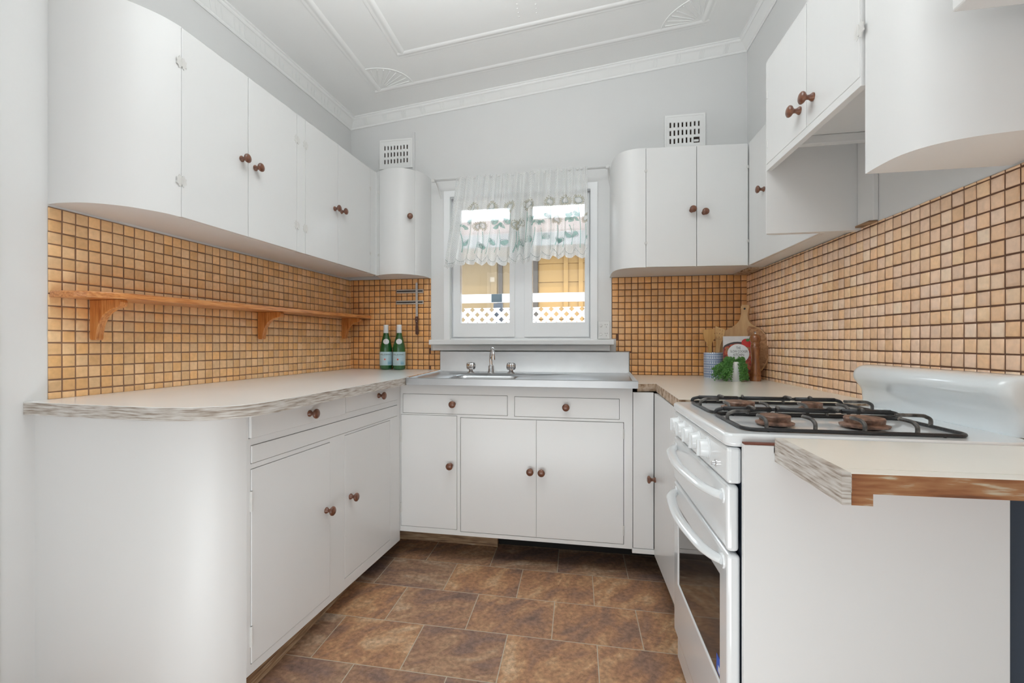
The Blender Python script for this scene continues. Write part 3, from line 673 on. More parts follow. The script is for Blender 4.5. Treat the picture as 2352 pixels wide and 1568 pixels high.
vent('slotted plaster vent with a broken slot above the cupboard right of the window', 0.500, 0.722, 2.195, 2.385, 0.521, 0.698, 2.213, 2.350, True)
bxo('vent_pipe_strip', FB, -1.036, -1.022, 0, 0.012, 2.08, 2.42, M['wall'], wall_back, bevel=0.002)

# ------------------------------------------------------------------ power point
t = thing('power_outlet', 'white double power outlet beside the window above the sill', 'power outlet', (0.157, 2.8, 1.095))
bxo('outlet_plate', FB, 0.124, 0.192, 0, 0.010, 1.092, 1.200, M['whiteplastic'], t, bevel=0.003)
for z_ in (1.120, 1.172):
    bm = B(); lathe(bm, [(0.0085, 0), (0.0085, 0.004), (0.007, 0.0055), (0, 0.006)], FB(0.140, 0.010, z_), (0, -1, 0), 16); obj('switch', bm, M['whiteplastic'], t, auto=40)
    bm = B()
    for dx, dz, a in ((-0.006, 0.006, 0.5), (0.006, 0.006, -0.5), (0, -0.008, 0)):
        c = FB(0.171 + dx, 0.0103, z_ + dz)
        tube(bm, [c + Vector((math.sin(a) * 0.003, 0, -math.cos(a) * 0.003)), c + Vector((-math.sin(a) * 0.003, 0, math.cos(a) * 0.003))], 0.001, 6)
    obj('socket_slots', bm, M['black'], t)

# ------------------------------------------------------------------ left upper cabinet
ZB, ZT = 1.486, 2.114
t = thing('wall_cabinet', 'long white wall cabinet with rounded near end over the pine shelf', 'cabinet', FL(0.8, 0.1, ZB))
end = [(0, 0), (-0.002, 0.05), (0.010, 0.115), (0.035, 0.165), (0.075, 0.210), (0.125, 0.240), (0.165, 0.256), (0.207, 0.265)]
end = [(p.x, p.y) for p in smooth_path([(a, b, 0) for a, b in end], 4)]
bm = B(); prism(bm, FL, [(0.2075, 0.001), (0.2075, 0.245), (1.545, 0.245), (1.60, 0.22), (1.60, 0.001)], ZB + 0.002, ZT - 0.002); obj('carcass', bm, M['cabflat'], t, auto=35)
bm = B(); prism(bm, FL, end + [(0.207, 0.001)], ZB, ZT); e_ = obj('curved_end', bm, M['cabflat'], t, auto=35)
D0 = [(0.209, 0.500), (0.503, 0.794), (0.857, 1.127), (1.130, 1.470)]
bxo('stile', FL, 0.7965, 0.8545, 0.246, 0.265, ZB, ZT, M['cab'], t, bevel=0.0012)
bm = B(); prism(bm, FL, [(1.472, 0.246), (1.472, 0.265), (1.512, 0.265), (1.532, 0.268), (1.548, 0.285), (1.59, 0.285), (1.59, 0.246)], ZB, ZT); obj('corner_stile', bm, M['cab'], t, auto=35)
kn = [(0.467, 1.779), (0.538, 1.770), (1.095, 1.766), (1.158, 1.768)]
for i, (a0, a1) in enumerate(D0):
    d = bxo('door', FL, a0, a1, 0.247, 0.265, ZB + 0.001, ZT - 0.001, M['cab'], t, bevel=0.0012)
    knob(FL, kn[i][0], 0.265, kn[i][1], d)
    hs = {0: a0 - 0.001, 1: a1 + 0.001, 2: a0 - 0.001, 3: a1 + 0.001}[i]
    for z_ in (1.605, 1.995): hinge(FL, hs, 0.2655, z_, d, 0.9 if i != 3 else 0.5)
# ------------------------------------------------------------------ corner cabinet left of the window
t = thing('corner_cabinet', 'narrow white cabinet with bulging door and rounded side left of the window', 'cabinet', (-1.05, 2.70, 1.48))
fr = [(-1.215, 2.628), (-1.180, 2.604), (-1.178, 2.600)]
door = [(-1.176, 2.598), (-1.13, 2.576), (-1.08, 2.566), (-1.03, 2.572), (-0.99, 2.597), (-0.962, 2.632)]
door = [(p.x, p.y) for p in smooth_path([(a, b, 0) for a, b in door], 5)]
side = [(-0.958, 2.634), (-0.940, 2.660), (-0.925, 2.700), (-0.917, 2.75), (-0.915, 2.799)]
side = [(p.x, p.y) for p in smooth_path([(a, b, 0) for a, b in side], 5)]
def inset(pts, d): return [(a, b + d) for a, b in pts]
bm = B(); prism(bm, FW, inset(fr, 0.014) + inset(door, 0.014) + [(-0.958, 2.652)] + [(a - 0.006, b) for a, b in side] + [(-1.25, 2.799)], 1.482, 2.108); obj('carcass', bm, M['cabflat'], t, auto=35)
bm = B(); prism(bm, FW, fr + inset(fr, 0.016)[::-1], 1.480, 2.112); obj('stile', bm, M['cab'], t)
bm = B(); prism(bm, FW, door + inset(door, 0.013)[::-1], 1.480, 2.110); dd = obj('door', bm, M['cabflat'], t, auto=40)
bm = B(); prism(bm, FW, side + [(a - 0.012, b + 0.000) for a, b in side][::-1], 1.480, 2.112); obj('side_panel', bm, M['cabflat'], t, auto=40)
knob(FW, -0.982, 2.604, 1.822, dd, n=(0.35, -1, 0))
for z_ in (1.60, 1.98): hinge(FB, -1.180, 0.206, z_, dd, 0.4)

# ------------------------------------------------------------------ cupboard right of the window, returning along the right wall
t = thing('corner_cabinet', 'white cupboard with rounded left end and two knobbed doors right of the window', 'cabinet', (0.55, 2.65, 1.457))
ZB, ZT = 1.457, 2.068
cv = smooth_path([(0.192, 2.799, 0), (0.190, 2.70, 0), (0.191, 2.60, 0), (0.203, 2.53, 0), (0.232, 2.478, 0), (0.285, 2.450, 0), (0.347, 2.446, 0)], 5); cv = [(p.x, p.y) for p in cv]
bm = B(); prism(bm, FW, [(0.3475, 2.799), (0.3475, 2.466), (0.84, 2.502), (0.862, 2.50), (0.862, 1.775), (0.944, 1.775), (0.944, 2.799)], ZB + .002, ZT - .002); obj('carcass', bm, M['cabflat'], t, auto=35)
bm = B(); prism(bm, FW, cv[:-1] + [(0.3468, 2.446), (0.3468, 2.799)], ZB, ZT); obj('curved_end', bm, M['cabflat'], t, auto=35)
def FD(a, b, z):  # plane of the two doors (slightly askew to the wall)
    p0 = Vector((0.347, 2.446)); p1 = Vector((0.845, 2.482)); u = (p1 - p0).normalized(); n = Vector((u.y, -u.x)); q = p0 + u * a + n * b; return Vector((q.x, q.y, z))
d1 = bxo('door', FD, 0.002, 0.2485, -0.016, 0.0, ZB + .001, ZT - .001, M['cab'], t, bevel=0.0012)
d2 = bxo('door', FD, 0.2515, 0.496, -0.016, 0.0, ZB + .001, ZT - .001, M['cab'], t, bevel=0.0012)
knob(FD, 0.225, 0, 1.741, d1); knob(FD, 0.285, 0, 1.727, d2)
for z_ in (1.58, 1.95): hinge(FD, 0.001, 0.0, z_, d1, 0.4); hinge(FD, 0.497, 0.0, z_, d2, 0.4)
d3 = bxo('door', FR, 1.778, 2.478, 0.083, 0.100, ZB + .001, ZT - .001, M['cab'], t, bevel=0.0012)
knob(FR, 2.290, 0.10, 1.775, d3)
bxo('underside_gap', FW, 0.87, 0.943, 2.56, 2.79, ZB - .006, ZB + .003, M['chip'], t)

# ------------------------------------------------------------------ tall hood cabinet over the stove
t = thing('hood_cabinet', 'white cabinet over the stove with two doors and a hanging side cheek', 'cabinet', (0.80, 1.5, 1.45))
XF = 0.650
def FH(a, b, z): return Vector((XF + b, a, z))   # a = y, b into the cabinet
prof = smooth_path([(0.944, 1.770, 0), (0.80, 1.770, 0), (0.705, 1.768, 0), (0.668, 1.762, 0), (0.652, 1.750, 0), (0.650, 1.742, 0)], 4); prof = [(p.x, p.y) for p in prof]
bm = B(); prism(bm, FW, prof + [(0.650, 1.7475), (0.664, 1.742), (0.944, 1.742)][1:], 1.450, 2.045); obj('side_cheek', bm, M['cabflat'], t, auto=35)
bm = B(); plate_holes(bm, FH, 1.203, 1.745, 1.668, 2.05, [(1.206, 1.742, 1.690, 2.046)], 0.0, 0.018); obj('face_frame', bm, M['cab'], t, bevel=0.001)
bxo('carcass', FH, 1.203, 1.741, 0.020, 0.294, 1.750, 2.045, M['cab'], t)
d1 = bxo('door', FH, 1.461, 1.7405, -0.001, 0.017, 1.690, 2.045, M['cab'], t, bevel=0.0015)
d2 = bxo('door', FH, 1.207, 1.457, -0.001, 0.017, 1.690, 2.045, M['cab'], t, bevel=0.0015)
kd = (-1, 0, 0)
knob(FH, 1.497, -0.001, 1.757, d1, n=kd); knob(FH, 1.420, -0.001, 1.757, d2, n=kd)
def FHo(a, b, z): return Vector((XF - b, a, z))
for z_ in (1.76, 1.93): butt(FHo, 1.732, -0.003, z_, d1, 0.03)
for z_ in (1.80,): hinge(FHo, 1.209, 0.0, z_, d2, 0.9)
bm = B(); box(bm, FW, 0.69, 0.925, 1.665, 1.690, 1.722, 1.7495); obj('hood_batten', bm, M['cab'], t, bevel=0.002)
bm = B(); box(bm, FW, 0.930, 0.9445, 1.655, 1.741, 1.462, 1.749); obj('corner_batten', bm, M['cab'], t, bevel=0.002)
bm = B(); box(bm, FW, 0.92, 0.9445, 1.66, 1.735, 1.4555, 1.4615); obj('timber_wedge', bm, M['timber'], t)

# ------------------------------------------------------------------ near curved cabinet
t = thing('wall_cabinet', 'white wall cabinet with wide curved front at the near end of the right wall', 'cabinet', (0.80, 1.1, 1.46))
cv = smooth_path([(0.944, 1.200, 0), (0.700, 1.200, 0), (0.661, 1.199, 0), (0.657, 1.192, 0), (0.657, 1.14, 0), (0.665, 1.090, 0), (0.690, 1.050, 0), (0.735, 1.022, 0), (0.80, 1.006, 0), (0.87, 1.000, 0), (0.944, 0.998, 0)], 6); cv = [(p.x, p.y) for p in cv[:-1]] + [(0.944, 0.998)]
bm = B(); prism(bm, FW, cv, 1.461, 2.20); obj('carcass', bm, M['cabflat'], t, auto=38)
bm = B(); prism(bm, FW, [(0.655, 0.949), (0.655, 0.60), (0.944, 0.60), (0.944, 0.949)], 1.656, 2.20)
tag(obj('boxed_cupboard', bm, M['cab'], bevel=0.004), 'white boxed cupboard corner at the top right, nearest the camera', 'cupboard')

# ------------------------------------------------------------------ left base cabinet
t = thing('base_cabinet', 'white base cabinet with rounded near end along the left wall', 'cabinet', FG(0.45, -0.25, 0))
ZT = 0.862; ZBT = 0.108
outer = smooth_path([(-1.590, 1.075, 0), (-1.40, 1.068, 0), (-1.17, 1.060, 0), (-1.10, 1.063, 0), (-1.04, 1.080, 0), (-0.995, 1.110, 0), (-0.965, 1.150, 0), (-0.952, 1.185, 0)], 5); outer = [(p.x, p.y) for p in outer]
outer[0] = (-1.563, 1.074)
bm = B(); prism(bm, FW, outer + [(-0.972, 1.186), (-1.3, 1.19), (-1.556, 1.19)], 0.0, ZT); obj('curved_end', bm, M['cabflat'], t, auto=30)
O_ = [(0.012, 0.495, 0.788, 0.857), (0.501, 0.945, 0.792, 0.857), (0.020, 0.402, 0.118, 0.694), (0.501, 0.874, 0.132, 0.700), (0.020, 0.945, 0.712, 0.764)]
holes = [(a - 0.0016, b + 0.0016, c - 0.0016, d + 0.0016) for a, b, c, d in O_]
bm = B(); plate_holes(bm, FG, 0.003, 0.976, ZBT - 0.02, ZT, holes, -0.019, 0.0); obj('face_frame', bm, M['cab'], t, bevel=0.0008)
bm = B(); prism(bm, FG, [(0.006, -0.026), (0.976, -0.026), (1.58, -0.03), (1.57, -0.55), (0.03, -0.58)], ZBT, ZT - .002); obj('carcass', bm, M['dark'], t)
for i, (a0, a1, z0, z1) in enumerate(O_):
    nm = ['drawer', 'drawer', 'door', 'door', 'fixed_rail'][i]; out = [0.008, 0.006, 0.002, 0.0, 0.003][i]
    d = bxo(nm, FG, a0, a1, -0.017, out, z0, z1, M['cab'], t, bevel=0.0018)
    if i == 0: knob(FG, 0.275, out, 0.823, d)
    if i == 1: knob(FG, 0.755, out, 0.832, d)
    if i == 2:
        knob(FG, 0.378, out, 0.447, d)
        for z_ in (0.20, 0.60): butt(FG, a0 - 0.001, 0.0, z_, d, 0.06)
    if i == 3: knob(FG, 0.540, out, 0.446, d)
bm = B(); prism(bm, FG, [(-0.01, -0.034), (0.78, -0.096), (0.78, -0.135), (-0.01, -0.075)], 0.0, ZBT - .004); obj('plinth', bm, M['timber'], t)
bxo('plinth_shade', FG, 0.775, 1.25, -0.17, -0.14, 0.0, ZBT, M['dark'], t)  # dark board painted as the shade past the timber kick

# ------------------------------------------------------------------ sink base cabinet (front at y 2.16)
t = thing('sink_cabinet', 'white sink base cabinet with two drawers and three doors under the window', 'cabinet', (-0.3, 2.45, 0))
def FS(a, b, z): return Vector((a, 2.16 - b, z))
O_ = [(-0.852, -0.327, 0.722, 0.816), (-0.291, 0.190, 0.720, 0.813), (-0.862, -0.575, 0.160, 0.713), (-0.556, -0.1885, 0.152, 0.705), (-0.1876, 0.209, 0.152, 0.705)]
holes = [(a - 0.0014, b + 0.0014, c - 0.0014, d + 0.0014) for a, b, c, d in O_]; holes[3] = (-0.558, 0.211, 0.150, 0.707); holes.pop(4)
bm = B(); plate_holes(bm, FS, -0.870, 0.249, 0.132, 0.866, holes, -0.019, 0); obj('face_frame', bm, M['cab'], t, bevel=0.0008)
bxo('carcass', FS, -0.868, 0.245, -0.60, -0.026, 0.134, 0.70, M['dark'], t)
bxo('drawer_box', FS, -0.868, 0.245, -0.10, -0.026, 0.70, 0.864, M['dark'], t)
kp = [(-0.592, 0.772), (-0.050, 0.771), (-0.606, 0.472), (-0.216, 0.465), (-0.163, 0.463)]
for i, (a0, a1, z0, z1) in enumerate(O_):
    d = bxo('drawer' if i < 2 else 'door', FS, a0, a1, -0.017, [0.0, 0.001, 0.001, 0.0, 0.001][i], z0, z1, M['cab'], t, bevel=0.0014)
    knob(FS, kp[i][0], 0.001, kp[i][1], d)
    if i == 2:
        for z_ in (0.25, 0.60): butt(FS, a0 - 0.001, 0, z_, d, 0.05)
    if i == 4:
        for z_ in (0.215, 0.655): butt(FS, a1 + 0.001, 0, z_, d, 0.045)
bxo('plinth', FW, -0.985, -0.409, 2.365, 2.40, 0.0, 0.105, M['timber'], t)
bxo('plinth_shade', FW, -1.05, 0.62, 2.402, 2.42, 0.0, 0.135, M['dark'], t)  # dark board in place of the shade under the sink cabinet

# ------------------------------------------------------------------ right corner base cabinet
t = thing('base_cabinet', 'white corner base cabinet between the sink and the stove', 'cabinet', (0.60, 2.1, 0))
bxo('filler_panel', FS, 0.2515, 0.341, -0.018, -0.001, 0.138, 0.845, M['cab'], t, bevel=0.0012)
bxo('bottom_rail', FS, 0.247, 0.345, -0.016, 0.001, 0.115, 0.136, M['cab'], t, bevel=0.001)
v_ = [(0.343, 2.158), (0.338, 1.607)]
bm = B()
vs = [bm.verts.new(p) for p in [(0.343, 2.158, 0.112), (0.338, 1.607, 0.150), (0.338, 1.607, 0.842), (0.343, 2.158, 0.842), (0.360, 2.158, 0.112), (0.355, 1.607, 0.150), (0.355, 1.607, 0.842), (0.360, 2.158, 0.842)]]
for f in ((0, 1, 2, 3), (7, 6, 5, 4), (0, 4, 5, 1), (3, 2, 6, 7), (0, 3, 7, 4), (1, 5, 6, 2)): bm.faces.new([vs[i] for i in f])
bxo('plinth_shade', FW, 0.56, 0.58, 1.61, 2.40, 0.0, 0.159, M['dark'], t)  # dark board for the shade beneath the corner cabinet
d = obj('door', bm, M['cab'], t, bevel=0.0015)
knob(lambda a, b, z: Vector((0.343 - b, a, z)), 2.125, 0, 0.462, d, n=(-1, 0, 0))
bm = B(); prism(bm, FW, [(0.363, 1.610), (0.363, 2.17), (0.25, 2.185), (0.25, 2.78), (0.94, 2.78), (0.94, 1.610)], 0.16, 0.838); obj('carcass', bm, M['dark'], t)

# ------------------------------------------------------------------ worktops
def worktop(name, label, pts, ztop, th, m_top, m_edge, base):
    t = thing(name, label, 'worktop', base)
    bm = B(); prism(bm, FW, pts, ztop - th, ztop - 0.0012); obj('edge_band', bm, m_edge, t, auto=30)
    bm = B(); prism(bm, FW, pts, ztop - 0.0012, ztop); obj('laminate_top', bm, m_top, t, auto=30)
    return t
fr = smooth_path([(-1.40, 1.035, 0), (-1.17, 1.024, 0), (-1.06, 1.024, 0), (-0.99, 1.040, 0), (-0.935, 1.072, 0), (-0.895, 1.12, 0), (-0.876, 1.20, 0), (-0.866, 1.35, 0), (-0.850, 1.65, 0), (-0.838, 1.9, 0), (-0.822, 2.125, 0)], 5)
fr = [(p.x, p.y) for p in fr]
pw = FL(-0.062, 0.0, 0)
wt_l = worktop('worktop', 'pale laminate worktop with weathered rounded edge along the left wall', [(pw.x + 0.001, 1.046), (-1.50, 1.042)] + fr + [(-0.853, 2.795), (-1.462, 2.795)], 0.900, 0.036, M['lamgrey'], M['edge'], (-1.2, 1.9, 0.864))
wt_r = worktop('worktop', 'cream laminate worktop in the right corner beside the stove', [(0.273, 2.185), (0.358, 2.215), (0.334, 1.610), (0.938, 1.610), (0.938, 2.793), (0.305, 2.793)], 0.882, 0.036, M['lam'], M['chip'], (0.65, 2.2, 0.846))
wt_n = thing('worktop', 'short cream worktop with raw timber end nearest the camera beside the stove', 'worktop', (0.68, 0.9, 0.835))
bm = B(); prism(bm, FW, [(0.412, 1.030), (0.405, 0.772), (0.944, 0.790), (0.944, 1.030)], 0.8445, 0.8738); o_ = obj('timber_core', bm, [M['edgewood'], M['edge']], wt_n)
for p in o_.data.polygons:
    if abs(p.normal.x) > 0.8 and p.center.x < 0: p.material_index = 1
bm = B(); prism(bm, FW, [(0.412, 1.030), (0.4058, 0.800), (0.944, 0.818), (0.944, 1.030)], 0.8738, 0.875); obj('laminate_top', bm, M['lam'], wt_n)
bm = B(); prism(bm, FW, [(0.4057, 0.799), (0.405, 0.772), (0.944, 0.790), (0.944, 0.817)], 0.8738, 0.875); obj('laminate_strip', bm, M['lam'], wt_n)
bm = B(); prism(bm, FW, [(0.4055, 0.774), (0.4125, 1.030), (0.400, 1.030), (0.393, 0.774)], 0.826, 0.8748); o_ = obj('side_fascia', bm, M['edge'], wt_n)
bm = B(); prism(bm, FW, [(0.406, 0.774), (0.435, 0.775), (0.437, 0.83), (0.408, 0.83)], 0.826, 0.8443); obj('corner_block', bm, M['edgewood'], wt_n)

# ------------------------------------------------------------------ white end panel beside the stove
bm = B(); prism(bm, FXZ, [(0.3415, 0.0), (0.808, 0.0), (0.808, 0.843), (0.3995, 0.843), (0.3995, 0.858), (0.3415, 0.858)], 1.0315, 1.0445)
tag(obj('end_panel', bm, M['cab'], bevel=0.001), 'scuffed white end panel covering the near side of the stove', 'panel')

# ------------------------------------------------------------------ sink bench
t = thing('sink_bench', 'stainless steel sink bench with single bowl and splashback under the window', 'sink', (-0.28, 2.45, 0.86))
BX0, BX1, BY0, BY1 = -0.645, -0.300, 2.185, 2.440
def rrect(x0, x1, y0, y1, r, n=6):
    out = []
    for cx_, cy_, a0 in ((x1 - r, y1 - r, 0), (x0 + r, y1 - r, 90), (x0 + r, y0 + r, 180), (x1 - r, y0 + r, 270)):
        for k in range(n + 1):
            a = math.radians(a0 + 90 * k / n); out.append((cx_ + r * math.cos(a), cy_ + r * math.sin(a)))
    return out
bm = B()
outer = [(-0.818, 2.122), (0.264, 2.122), (0.302, 2.786), (-0.850, 2.786)]
inner = rrect(BX0, BX1, BY0, BY1, 0.05)
zt = 0.893
n = len(inner)
# ring between bowl hole and a box around it, then panels to the outer edge
ov = [bm.verts.new((x, y, zt)) for x, y in outer]; iv = [bm.verts.new((x, y, zt)) for x, y in inner]
quads = n // 4
# inner order: starts at right-top, goes counter-clockwise: corners 0:(x1,y1) 1:(x0,y1) 2:(x0,y0) 3:(x1,y0)
oc = {0: ov[2], 1: ov[3], 2: ov[0], 3: ov[1]}
for c in range(4):
    seg_ = iv[c * quads:(c + 1) * quads]
    for k in range(len(seg_) - 1): bm.faces.new((oc[c], seg_[k + 1], seg_[k]))
    nx = iv[((c + 1) * quads) % n]; bm.faces.new((oc[c], oc[(c + 1) % 4], nx, seg_[-1]))
prev = iv
for (dz, s) in ((-0.004, 0.003), (-0.02, 0.008), (-0.12, 0.016), (-0.145, 0.03), (-0.150, 0.06)):
    ring = [bm.verts.new((x, y, zt + dz)) for x, y in rrect(BX0 + s, BX1 - s, BY0 + s, BY1 - s, 0.05)]
    for k in range(n): bm.faces.new((prev[k], prev[(k + 1) % n], ring[(k + 1) % n], ring[k]))
    prev = ring
bm.faces.new(prev)
obj('bench_top', bm, M['steel'], t, auto=50)
bm = B(); prism(bm, lambda a, b, z: Vector((z, a, b)), [(2.118, 0.866), (2.115, 0.897), (2.120, 0.9005), (2.130, 0.8995), (2.134, 0.8935), (2.134, 0.885), (2.124, 0.880), (2.122, 0.866)], -0.820, 0.268); obj('front_lip', bm, M['lipsteel'], t, auto=40)
bm = B(); prism(bm, FW, [(0.250, 2.125), (0.2665, 2.118), (0.305, 2.786), (0.289, 2.786)], lambda p: 0.8855, lambda p: 0.900 if p[0] in (0.2665, 0.305) else 0.8936); obj('right_rim', bm, M['steelsoft'], t)
bm = B(); prism(bm, FW, [(-0.822, 2.125), (-0.806, 2.125), (-0.836, 2.786), (-0.852, 2.786)], 0.886, 0.9025); obj('left_rim', bm, M['chrome'], t, bevel=0.003)
bm = B(); prism(bm, lambda a, b, z: Vector((z, a, b)), [(2.794, 0.885), (2.794, 1.018), (2.790, 1.018), (2.786, 1.015), (2.785, 0.905), (2.776, 0.8935), (2.776, 0.889)], -0.850, 0.300); obj('splashback', bm, M['steelsoft'], t, auto=50)
bm = B(); lathe(bm, [(0.033, 0), (0.033, 0.003), (0.024, 0.004), (0.020, 0.001), (0, 0.0)], (-0.47, 2.31, 0.7435), seg=24); obj('drain', bm, M['chrome'], t, auto=30)
# ------------------------------------------------------------------ tap set
t = thing('kitchen_tap', 'chrome gooseneck tap with two fluted handles behind the sink bowl', 'tap', (-0.49, 2.64, 0.893))
wob = lambda a, h: 1 + (0.07 * math.cos(8 * a) if 0.018 < h < 0.058 else 0)
for x_ in (-0.618, -0.378):
    bm = B(); lathe(bm, [(0.022, 0), (0.022, 0.004), (0.014, 0.010), (0.010, 0.018), (0.020, 0.020), (0.0255, 0.028), (0.026, 0.046), (0.023, 0.056), (0.017, 0.061), (0, 0.062)], (x_, 2.645, zt), seg=40, wob=wob); obj('tap_handle', bm, M['chrome'], t, auto=50)
bm = B(); lathe(bm, [(0.021, 0), (0.021, 0.003), (0.0175, 0.006), (0.0175, 0.040), (0.013, 0.044), (0.011, 0.048), (0, 0.048)], (-0.497, 2.650, zt), seg=28); obj('tap_base', bm, M['chrome'], t, auto=40)
bm = B(); pth = smooth_path([(-0.497, 2.650, zt + 0.04), (-0.499, 2.652, zt + 0.085), (-0.494, 2.640, zt + 0.122), (-0.484, 2.610, zt + 0.143), (-0.473, 2.575, zt + 0.140), (-0.467, 2.553, zt + 0.118), (-0.466, 2.548, zt + 0.095)], 6)
tube(bm, pth, 0.0088, 14); tube(bm, [pth[-1] + Vector((0, 0, 0.006)), pth[-1] + Vector((0, 0, -0.014))], 0.0115, 14); obj('spout', bm, M['chrome'], t, auto=50)

# ------------------------------------------------------------------ pine shelf
t = thing('wall_shelf', 'long orange pine shelf with rounded near end on the left tiles', 'shelf', FL(0.9, 0.08, 1.21))
sh = smooth_path([(0.0, 0.006, 0), (0.004, 0.060, 0), (0.030, 0.105, 0), (0.08, 0.137, 0), (0.14, 0.150, 0), (0.22, 0.153, 0)], 4)
bm = B(); prism(bm, FL, [(p.x, p.y) for p in sh] + [(1.690, 0.153), (1.690, 0.006)], lambda p: 1.207 + 0.012 * p[0], lambda p: 1.2265 + 0.012 * p[0])
obj('shelf_board', bm, M['pine'], t, bevel=0.003, auto=35)
for s_ in (0.110, 0.850, 1.575):
    zt_ = 1.207 + 0.012 * s_
    FBk = lambda a, b, z, s_=s_: FL(s_ + z, a, b)
    cvp = smooth_path([(0.120, zt_ - 0.026, 0), (0.095, zt_ - 0.032, 0), (0.066, zt_ - 0.048, 0), (0.046, zt_ - 0.075, 0), (0.036, zt_ - 0.105, 0), (0.034, zt_ - 0.124, 0)], 4)
    bm = B(); prism(bm, FBk, [(0.006, zt_ - 0.0003), (0.132, zt_ - 0.0003), (0.136, zt_ - 0.010), (0.133, zt_ - 0.022)] + [(p.x, p.y) for p in cvp] + [(0.030, zt_ - 0.130), (0.012, zt_ - 0.130), (0.006, zt_ - 0.124)], 0.0, 0.024)
    obj('shelf_bracket', bm, M['pinev'], t, bevel=0.002)

# ------------------------------------------------------------------ knife and racks
for nm, z0, lab in (('knife_rack', 1.388, 'upper aluminium magnetic knife rack on the tiles left of the window'), ('knife_rack', 1.317, 'lower aluminium magnetic knife rack on the tiles left of the window')):
    dx = 0 if z0 > 1.35 else -0.003
    t = thing(nm, lab, 'knife rack', (-1.05, 2.79, z0), 'magnetic knife racks')
    bxo('rack_bar', FB, -1.143 + dx, -0.962, 0.006, 0.018, z0, z0 + 0.024, M['alu'], t, bevel=0.002)
    bxo('magnet_strip', FB, -1.139 + dx, -0.966, 0.018, 0.0195, z0 + 0.008, z0 + 0.016, M['iron'], t)
t = thing('knife', 'long bread knife with dark wooden handle held by the racks', 'knife', (-1.004, 2.775, 1.12))
Fk = lambda a, b, z: Vector((a, 2.7795 - z, b))
bm = B(); prism(bm, Fk, [(-1.0105, 1.232), (-1.0115, 1.445), (-1.0075, 1.456), (-0.9985, 1.452), (-0.9965, 1.232)], 0.0, 0.0022); obj('blade', bm, M['blade'], t)
bm = B(); prism(bm, Fk, [(-1.0130, 1.237), (-0.9935, 1.238), (-0.9925, 1.215), (-0.9965, 1.19), (-0.9905, 1.15), (-0.9920, 1.126), (-1.000, 1.120), (-1.0105, 1.126), (-1.0110, 1.16), (-1.0090, 1.19), (-1.0130, 1.215)], -0.004, 0.009); h_ = obj('handle', bm, M['knifewood'], t, bevel=0.002)
for z_ in (1.226, 1.206):
    bm = B(); lathe(bm, [(0.0022, 0), (0.0022, 0.001), (0, 0.0012)], (-1.003, 2.7705, z_), (0, -1, 0), 10); obj('rivet', bm, M['chrome'], h_)

# ------------------------------------------------------------------ text helper
def text_bm(s, size, align='CENTER'):
    c = bpy.data.curves.new('tmp', 'FONT'); c.body = s; c.size = size; c.align_x = align; c.align_y = 'CENTER'; c.extrude = 0.0
    o = bpy.data.objects.new('tmp', c); COL.objects.link(o); bpy.context.view_layer.update()
    me = bpy.data.meshes.new_from_object(o.evaluated_get(bpy.context.evaluated_depsgraph_get()))
    bm = bmesh.new(); bm.from_mesh(me); bpy.data.objects.remove(o); bpy.data.curves.remove(c); bpy.data.meshes.remove(me)
    bmesh.ops.triangulate(bm, faces=bm.faces)
    return bm
